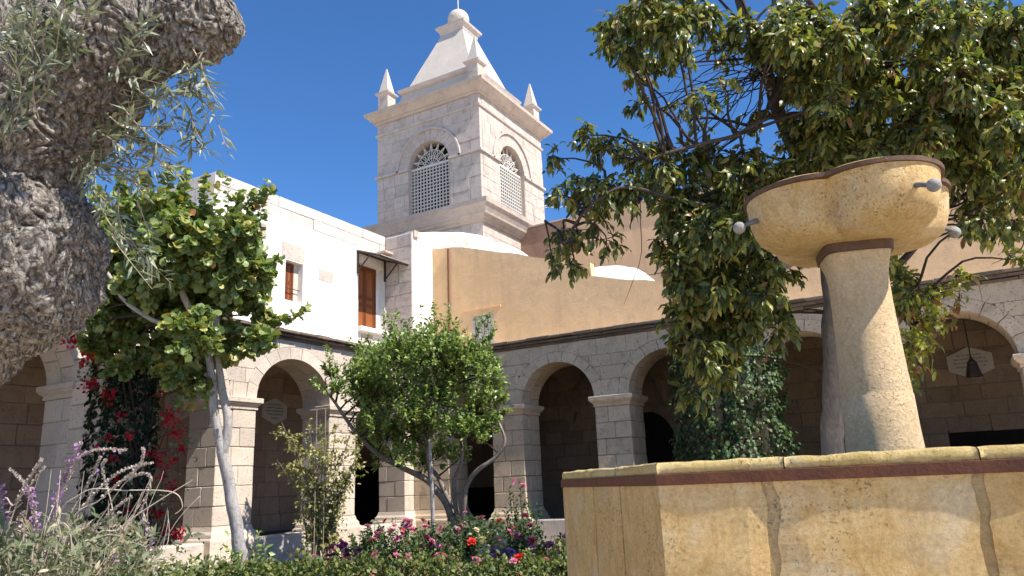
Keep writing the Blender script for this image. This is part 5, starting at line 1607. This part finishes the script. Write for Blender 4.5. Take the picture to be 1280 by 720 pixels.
def bush(name, label, u, vtop, d, wpx, mat, nsh, per, size, blooms=(), group=None, cat='shrub', kind='oval', w=0.32, stem='stem_green', base_v=None, singles=0, low=0.25):
    p = PT(u, 700, d); b = np.array([p[0], p[1], 0.0])
    H = PT(u, vtop, d)[2]; Rm = wpx*d/FPX/2
    r = thing(name, tuple(b), label, cat, group)
    F = Foliage(); tips = []
    m = MB()
    for k in range(nsh):
        a = NR.random()*6.283; q = math.sqrt(NR.random())
        tip = b+np.array([math.cos(a)*Rm*q, math.sin(a)*Rm*q, H*(1-0.30*q*q)*NR.uniform(0.72, 1.03)])
        s0 = b+np.array([math.cos(a)*Rm*q*0.25, math.sin(a)*Rm*q*0.25, 0.0])
        md = s0+(tip-s0)*0.5+NR.normal(0, 0.05, 3)
        if k % 2 == 0: limb(m, [s0-np.array([0, 0, 0.05]), md, tip], 0.010, 0.004, 4, 0.03, k, 3)
        st_ = s0+(tip-s0)*low
        F.shoot(st_, tip-st_, np.linalg.norm(tip-st_), int(per*(1.0 if nsh < 20 else 2.2)), size, droop=0.0, t0=0.0, out=0.9, hang=0.15, r=0.004, flat=0.7)
        tips.append(tip)
    m.build('stems', M[stem], r)
    F.finish(r, kind, w, mat, M['stem_green'], singles)
    for (kind_, n, sz) in blooms:
        for k in range(n):
            # flowers sit on the tips that face light and viewer
            c = sorted(RNG.sample(range(len(tips)), min(6, len(tips))), key=lambda i: np.linalg.norm(tips[i]-EYE)-tips[i][2])[0]
            put_bloom(r, tips[c]+NR.normal(0, 0.05, 3)+np.array([0, 0, 0.03]), sz*RNG.uniform(0.8, 1.5), kind_)
    return r, tips
bush('flower_bush', 'low bush crowded with magenta flowers below the thin yellowish shrub', 428, 684, 10.5, 84, M['leaf_rose'], 60, 12, 0.06, [('magenta', 34, 0.055)])
bush('rose_bush', 'dark leafy rose bush with small pink roses left of the pale stake', 492, 644, 12.6, 92, M['leaf_rose'], 70, 12, 0.07, [('pink', 12, 0.06), ('redrose', 2, 0.05)])
bush('rose_bush', 'dense dark green rose mound with one red rose under the citrus trunk', 590, 638, 12.4, 100, M['leaf_rose'], 95, 13, 0.075, [('redrose', 2, 0.07), ('pink', 4, 0.05)])
bush('rose_bush', 'rose bush with cream and yellow roses right of the citrus trunk', 612, 664, 11.6, 50, M['leaf_yellow'], 36, 10, 0.065, [('cream', 12, 0.065)])
bush('rose_bush', 'tall sparse dark rose bush in front of the grey arcade pier', 652, 604, 14.0, 66, M['leaf_rose'], 34, 10, 0.075, [('pink', 4, 0.06)], low=0.35)
bush('rose_bush', 'pink rose bush tucked against the corner of the fountain basin', 690, 658, 11.2, 66, M['leaf_rose'], 50, 10, 0.07, [('pink', 16, 0.065), ('redrose', 2, 0.06)])
bush('aster', 'small violet flowered plant below the cream roses', 624, 684, 9.8, 46, M['leaf_sage'], 34, 10, 0.05, [('violet', 16, 0.045)], cat='flower')
bush('flower_bush', 'light green low bush with small pink flowers below the left dark rose bush', 505, 692, 9.2, 110, M['leaf_hedge'], 70, 12, 0.06, [('pink', 14, 0.045), ('violet', 4, 0.04)])
bush('flower_bush', 'low bush with pale pink flowers below the dark rose mound', 572, 684, 9.4, 92, M['leaf_rose'], 70, 12, 0.06, [('pink', 18, 0.05), ('cream', 3, 0.045)])
bush('flower_bush', 'yellow-green bush with one bright orange-red flower beside the fountain', 664, 694, 8.4, 84, M['leaf_hedge'], 55, 11, 0.06, [('redrose', 1, 0.075), ('pink', 5, 0.045)])
bush('flower_bush', 'dark low bush with scattered purple flowers in the middle of the bed', 636, 690, 10.6, 90, M['leaf_rose'], 60, 12, 0.06, [('violet', 8, 0.045), ('magenta', 8, 0.045)])
bush('rose_bush', 'rounded dark rose bush with a few pink roses at the foot of the sunlit pier', 458, 658, 12.6, 80, M['leaf_rose'], 80, 12, 0.075, [('pink', 6, 0.055)])
bush('rose_bush', 'dark rose bush with pink buds between pale stake and citrus trunk', 545, 652, 11.8, 84, M['leaf_rose'], 90, 12, 0.075, [('pink', 8, 0.055), ('magenta', 3, 0.05)])
bush('rose_bush', 'broad dark rose bush with purple-pink roses before the grey arcade pier', 645, 648, 12.4, 96, M['leaf_rose'], 95, 12, 0.075, [('magenta', 7, 0.055), ('pink', 5, 0.055)])
bush('leafy_shrub', 'plain dark green shrub below the dark arch beside the tall sparse rose', 612, 644, 13.6, 84, M['leaf_rose'], 80, 12, 0.075, [])
bush('grey_herb', 'upright greyish yellow herb in front of the corner pier', 523, 648, 13.2, 44, M['leaf_yellow'], 30, 14, 0.06, [], kind='narrow', w=0.16, cat='plant')
bush('flower_bush', 'low leafy bush with pink flowers between magenta bush and dark roses', 462, 690, 9.8, 80, M['leaf_rose'], 55, 11, 0.06, [('pink', 12, 0.05)])
for k, (u, vt, d, wp) in enumerate([(320, 645, 9.4, 30), (285, 668, 9.5, 44), (250, 690, 9.2, 50)]):
    bush('leafy_sprout', ['tall upright leafy sprout right of the pale forked trunk', 'leafy seedling just left of the pale forked trunk', 'small leafy plant left of the pale trunk near the hedge'][k], u, vt, d, wp, M['leaf_citrus'], 5 if k == 0 else 12, 12, 0.11, [], kind='oval', w=0.22, cat='plant', low=0.45)

# ---- clipped hedge along the front of the bed
hd = thing('hedge', tuple(PT(300, 700, 9.0)*np.array([1, 1, 0])), 'low pale green hedge along the front of the flower bed', 'hedge')
pos = []; dr = []; nm = []
HP = [PT(60, 700, 8.4), PT(180, 700, 8.8), PT(300, 700, 9.0), PT(430, 700, 8.9), PT(560, 700, 8.6), PT(720, 700, 8.2)]
def hpoint(t):
    t = t*(len(HP)-1); i = min(int(t), len(HP)-2); q = t-i
    return HP[i]*(1-q)+HP[i+1]*q
for k in range(11000):
    t = NR.random(); c = hpoint(t)
    a = NR.uniform(0, math.pi)
    hh = 0.77+0.14*mnoise.noise(Vector((t*22, 0, 0)))+0.12*mnoise.noise(Vector((t*60, 4, 0)))
    rr = 1+NR.normal(0, 0.10)
    off = AX[2]*np.array([1, 1, 0]); off = off/np.linalg.norm(off)
    p = c*np.array([1, 1, 0])+off*(-math.cos(a)*0.36*rr)+np.array([0, 0, 0.1+(hh-0.1)*abs(math.sin(a))**0.5*rr])
    n = -off*math.cos(a)+np.array([0, 0, math.sin(a)])
    pos.append(p); dr.append(n*0.6+rand_dir()*0.8+np.array([0, 0, 0.25])); nm.append(n+np.array([0, 0, 0.5])+NR.normal(0, 0.5, 3))
leaves_mesh('foliage', pos, dr, nm, NR.uniform(0.028, 0.075, len(pos)), NR.random(len(pos)), 'oval', 0.33, M['leaf_hedge'], hd)
m = MB()
for k in range(60):
    c = hpoint(k/60+0.008); c = c*np.array([1, 1, 0])
    limb(m, [c-np.array([0, 0, 0.05]), c+np.array([NR.normal(0, 0.1), NR.normal(0, 0.1), 0.35]), c+np.array([NR.normal(0, 0.18), NR.normal(0, 0.18), 0.7])], 0.012, 0.004, 4, 0.03, k, 3)
m.build('stems', M['twig'], hd)

# ---- thin yellowish shrub with its hoop, before the sunlit pier
DS = 15.0
bs = PT(402, 705, DS); bs[2] = 0
ys = thing('tall_shrub', tuple(bs), 'thin upright shrub with yellowish leaves in front of the sunlit pier', 'shrub')
F = Foliage(); m = MB()
for k in range(16):
    e = [(352,528),(364,545),(384,532),(400,524),(420,530),(438,542),(450,562),(346,575),(432,598),(378,588),(455,556),(410,545),(395,560),(425,565),(370,560),(444,585)][k]
    b0 = bs+np.array([NR.normal(0, 0.12), NR.normal(0, 0.12), 0])
    tip = PT(e[0], e[1], DS+NR.uniform(-0.3, 0.3))
    md = b0*0.35+tip*0.65; md[0] = bs[0]*0.55+tip[0]*0.45; md[1] = bs[1]*0.55+tip[1]*0.45
    pth = limb(m, [b0-np.array([0, 0, 0.05]), b0*0.6+md*0.4, md, tip], 0.022, 0.005, 5, 0.05, k, 5)
    n = len(pth)
    for i in range(int(n*0.35), n-1):
        for q in range(4):
            F.shoot(np.array(pth[i]), rand_dir()+np.array([0, 0, 0.3]), NR.uniform(0.12, 0.34), 6, 0.08, droop=0.1, t0=0.1, out=0.8, hang=0.2, r=0.003, flat=0.5)
for k in range(40):
    z = NR.uniform(0.4, 1.8)
    F.shoot(bs+np.array([NR.normal(0, 0.12), NR.normal(0, 0.12), z]), rand_dir()+np.array([0, 0, 0.4]), 0.22, 5, 0.06, droop=0.1, r=0.003)
m.build('stems', M['twig_pale'], ys)
F.finish(ys, 'oval', 0.30, M['leaf_yellow'], M['twig_pale'], 300)
hp = thing('plant_support', tuple(PT(401, 705, 15.3)*np.array([1, 1, 0])), 'thin pale hoop of two canes and crossbar behind the yellowish shrub', 'plant support')
for (u, v) in ((396, 512), (407, 511)):
    t_ = PT(u, v, 15.3); MB().tube([(t_[0], t_[1], -0.1), tuple(t_)], 0.010, 6).build('cane', M['twig_pale'], hp)
MB().tube([tuple(PT(388, 513, 15.3)), tuple(PT(413, 510, 15.3))], 0.010, 6).build('crossbar', M['twig_pale'], hp)

# ---- woolly sage in the near left corner
def sage(label, base_u, d, spikes, nleaf, spread):
    b = PT(base_u, 760, d); b[2] = 0
    r = thing('sage_plant', tuple(b), label, 'plant', 'woolly sage plants in the left corner')
    m = MB(); F = Foliage(); FV = Foliage(); FD = Foliage()
    for k, (pl_, wool, viol) in enumerate(spikes):
        dd = d+NR.uniform(-0.3, 0.3)
        pts = [PT(u, v, dd) for u, v in pl_]
        p0 = b+np.array([NR.normal(0, 0.1), NR.normal(0, 0.1), 0])
        path = limb(m, [p0]+pts, 0.004, 0.0022, 5, 0.015, k, 8)
        n = len(path)
        W_ = MB()
        S = Foliage()
        for i in range(n-1):
            t = i/(n-1)
            if t < 1-wool: continue
            seg = path[i+1]-path[i]
            for q in range(3):
                c = np.array(path[i]+seg*(q/3.0))
                for j in range(6):
                    o = rand_dir(); S.pos.append(c+o*0.003); S.dir.append(o+np.array(seg)/max(1e-6, seg.length)*0.9); S.nrm.append(rand_dir()); S.size.append(NR.uniform(0.009, 0.015)*(1.2-0.5*t)); S.rnd.append(NR.random())
                    if NR.random() < viol*0.5:
                        FV.pos.append(c+o*0.010); FV.dir.append(o+np.array([0, 0, -0.2])); FV.nrm.append(rand_dir()); FV.size.append(NR.uniform(0.014, 0.022)); FV.rnd.append(NR.random())
        if S.pos:
            leaves_mesh('flower_spike', S.pos, S.dir, S.nrm, np.array(S.size), np.array(S.rnd), 'oval', 0.42, M['lilac_grey'], r)
    for k in range(14):
        u0 = base_u+NR.normal(0, spread*0.7)
        p0 = PT(u0, 735, d); p1 = PT(u0+NR.uniform(10, 75), NR.uniform(585, 670), d+NR.uniform(-0.3, 0.3))
        limb(m, [p0, (p0+p1)/2+NR.normal(0, 0.04, 3), p1], 0.003, 0.0012, 4, 0.01, k, 4)
    for k in range(nleaf):
        u = base_u+NR.normal(0, spread); v = NR.uniform(672, 770)
        p = PT(u, v, d+NR.uniform(-0.35, 0.35))
        if p[2] < 0.02: continue
        (F if NR.random() < 0.72 else FD).shoot(p, rand_dir()*0.8+np.array([0, 0, 0.7]), 0.16, 6, 0.075, droop=0.1, t0=0.1, out=0.8, hang=0.1, r=0.0025)
    m.build('stems', M['stem_wool'], r)
    F.finish(r, 'narrow', 0.15, M['leaf_sage'], M['stem_green'], 0)
    if FD.pos: FD.finish(r, 'narrow', 0.13, M['leaf_dry'], M['stem_wool'], 0, name='dry_leaves')
    if FV.pos: leaves_mesh('florets', FV.pos, FV.dir, FV.nrm, np.array(FV.size), np.array(FV.rnd), 'oval', 0.4, M['violet'], r)
sage('tangled sage plant with arching woolly spikes before the bougainvillea', 80, 4.0,
     [([(66, 700), (84, 605), (108, 566), (158, 562)], 0.55, 0.05), ([(50, 720), (96, 642), (148, 592), (192, 578)], 0.5, 0.0), ([(78, 690), (128, 622), (172, 584), (178, 560)], 0.5, 0.0),
      ([(70, 690), (70, 622), (82, 590), (101, 552)], 0.4, 0.5), ([(72, 705), (120, 655), (160, 600), (188, 596), (176, 640)], 0.4, 0.0), ([(60, 690), (100, 618), (160, 613), (215, 615), (227, 632), (219, 642)], 0.0, 0.0),
      ([(90, 700), (66, 660), (50, 720)], 0.3, 0.0), ([(110, 705), (150, 660), (200, 625), (240, 600)], 0.0, 0.0), ([(100, 700), (140, 650), (130, 590), (133, 575)], 0.35, 0.0), ([(64, 680), (90, 640), (112, 600), (126, 570)], 0.5, 0.1),
      ([(90, 720), (130, 650), (165, 620)], 0.5, 0.0), ([(105, 720), (125, 670), (150, 640)], 0.5, 0.0)], 150, 50)
sage('woolly sage plant with violet florets against the dark arch in the near corner', 12, 3.7,
     [([(0, 700), (10, 660), (28, 612), (52, 574)], 0.35, 0.0), ([(20, 700), (40, 655), (34, 612), (12, 586)], 0.6, 0.0), ([(10, 690), (4, 650), (0, 610)], 0.5, 0.8), ([(40, 700), (46, 660), (36, 610)], 0.4, 0.9),
      ([(0, 660), (20, 630), (55, 582)], 0.2, 0.0), ([(25, 700), (20, 660), (30, 640)], 0.6, 0.0), ([(45, 720), (70, 660), (72, 615)], 0.3, 0.7), ([(30, 700), (18, 670), (8, 655)], 0.5, 0.0)], 130, 42)
sage('short sage plant with dark spike and pale dry stems by the hedge', 150, 4.4,
     [([(140, 720), (152, 700), (166, 686)], 0.6, 1.0), ([(160, 720), (150, 670), (140, 640)], 0.4, 0.0), ([(170, 720), (190, 680), (178, 640)], 0.4, 0.3), ([(180, 720), (200, 690), (210, 650)], 0.0, 0.0), ([(130, 720), (118, 680), (105, 655)], 0.4, 0.0), ([(190, 715), (215, 660), (250, 620)], 0.0, 0.0)], 110, 32)

# ---- ground cover in the beds, uncountable
pos = []; dr = []; nm = []
for k in range(9000):
    u, d = NR.uniform(-150, 760), NR.uniform(5.0, 16.5)
    p = PT(u, 700, d); p[2] = NR.uniform(0.0, 0.22)
    if p[0] < XL+0.1 or p[1] > YR-0.15 or (abs(p[0]-FC[0]) < 2.6 and abs(p[1]-FC[1]) < 2.6): continue
    pos.append(p); dr.append(rand_dir()*0.7+np.array([0, 0, 0.8])); nm.append(rand_dir()+np.array([0, 0, 0.8]))
gc = thing('ground_cover', (-7, 9, 0), 'short green ground cover in the flower bed', 'ground cover')
gc['kind'] = 'stuff'
leaves_mesh('foliage', pos, dr, nm, NR.uniform(0.06, 0.14, len(pos)), NR.random(len(pos)), 'oval', 0.2, M['leaf_hedge'], gc)

# ---- sets of look-alikes
GROUPS = {'rose_bush': 'rose bushes in the flower bed', 'flower_bush': 'flowering bushes in the flower bed', 'leafy_sprout': 'leafy young plants by the pale trunk', 'plaque': 'inscribed plaques in the galleries',
          'cable': 'cables beside the tower', 'vault_roof': 'white vault roofs behind the ochre wall', 'gallery_wall': 'back walls of the galleries', 'cloister_arcade': 'arcades round the courtyard'}
for o in COL.objects:
    if o.parent is None and o.name.split('.')[0] in GROUPS: o['group'] = GROUPS[o.name.split('.')[0]]
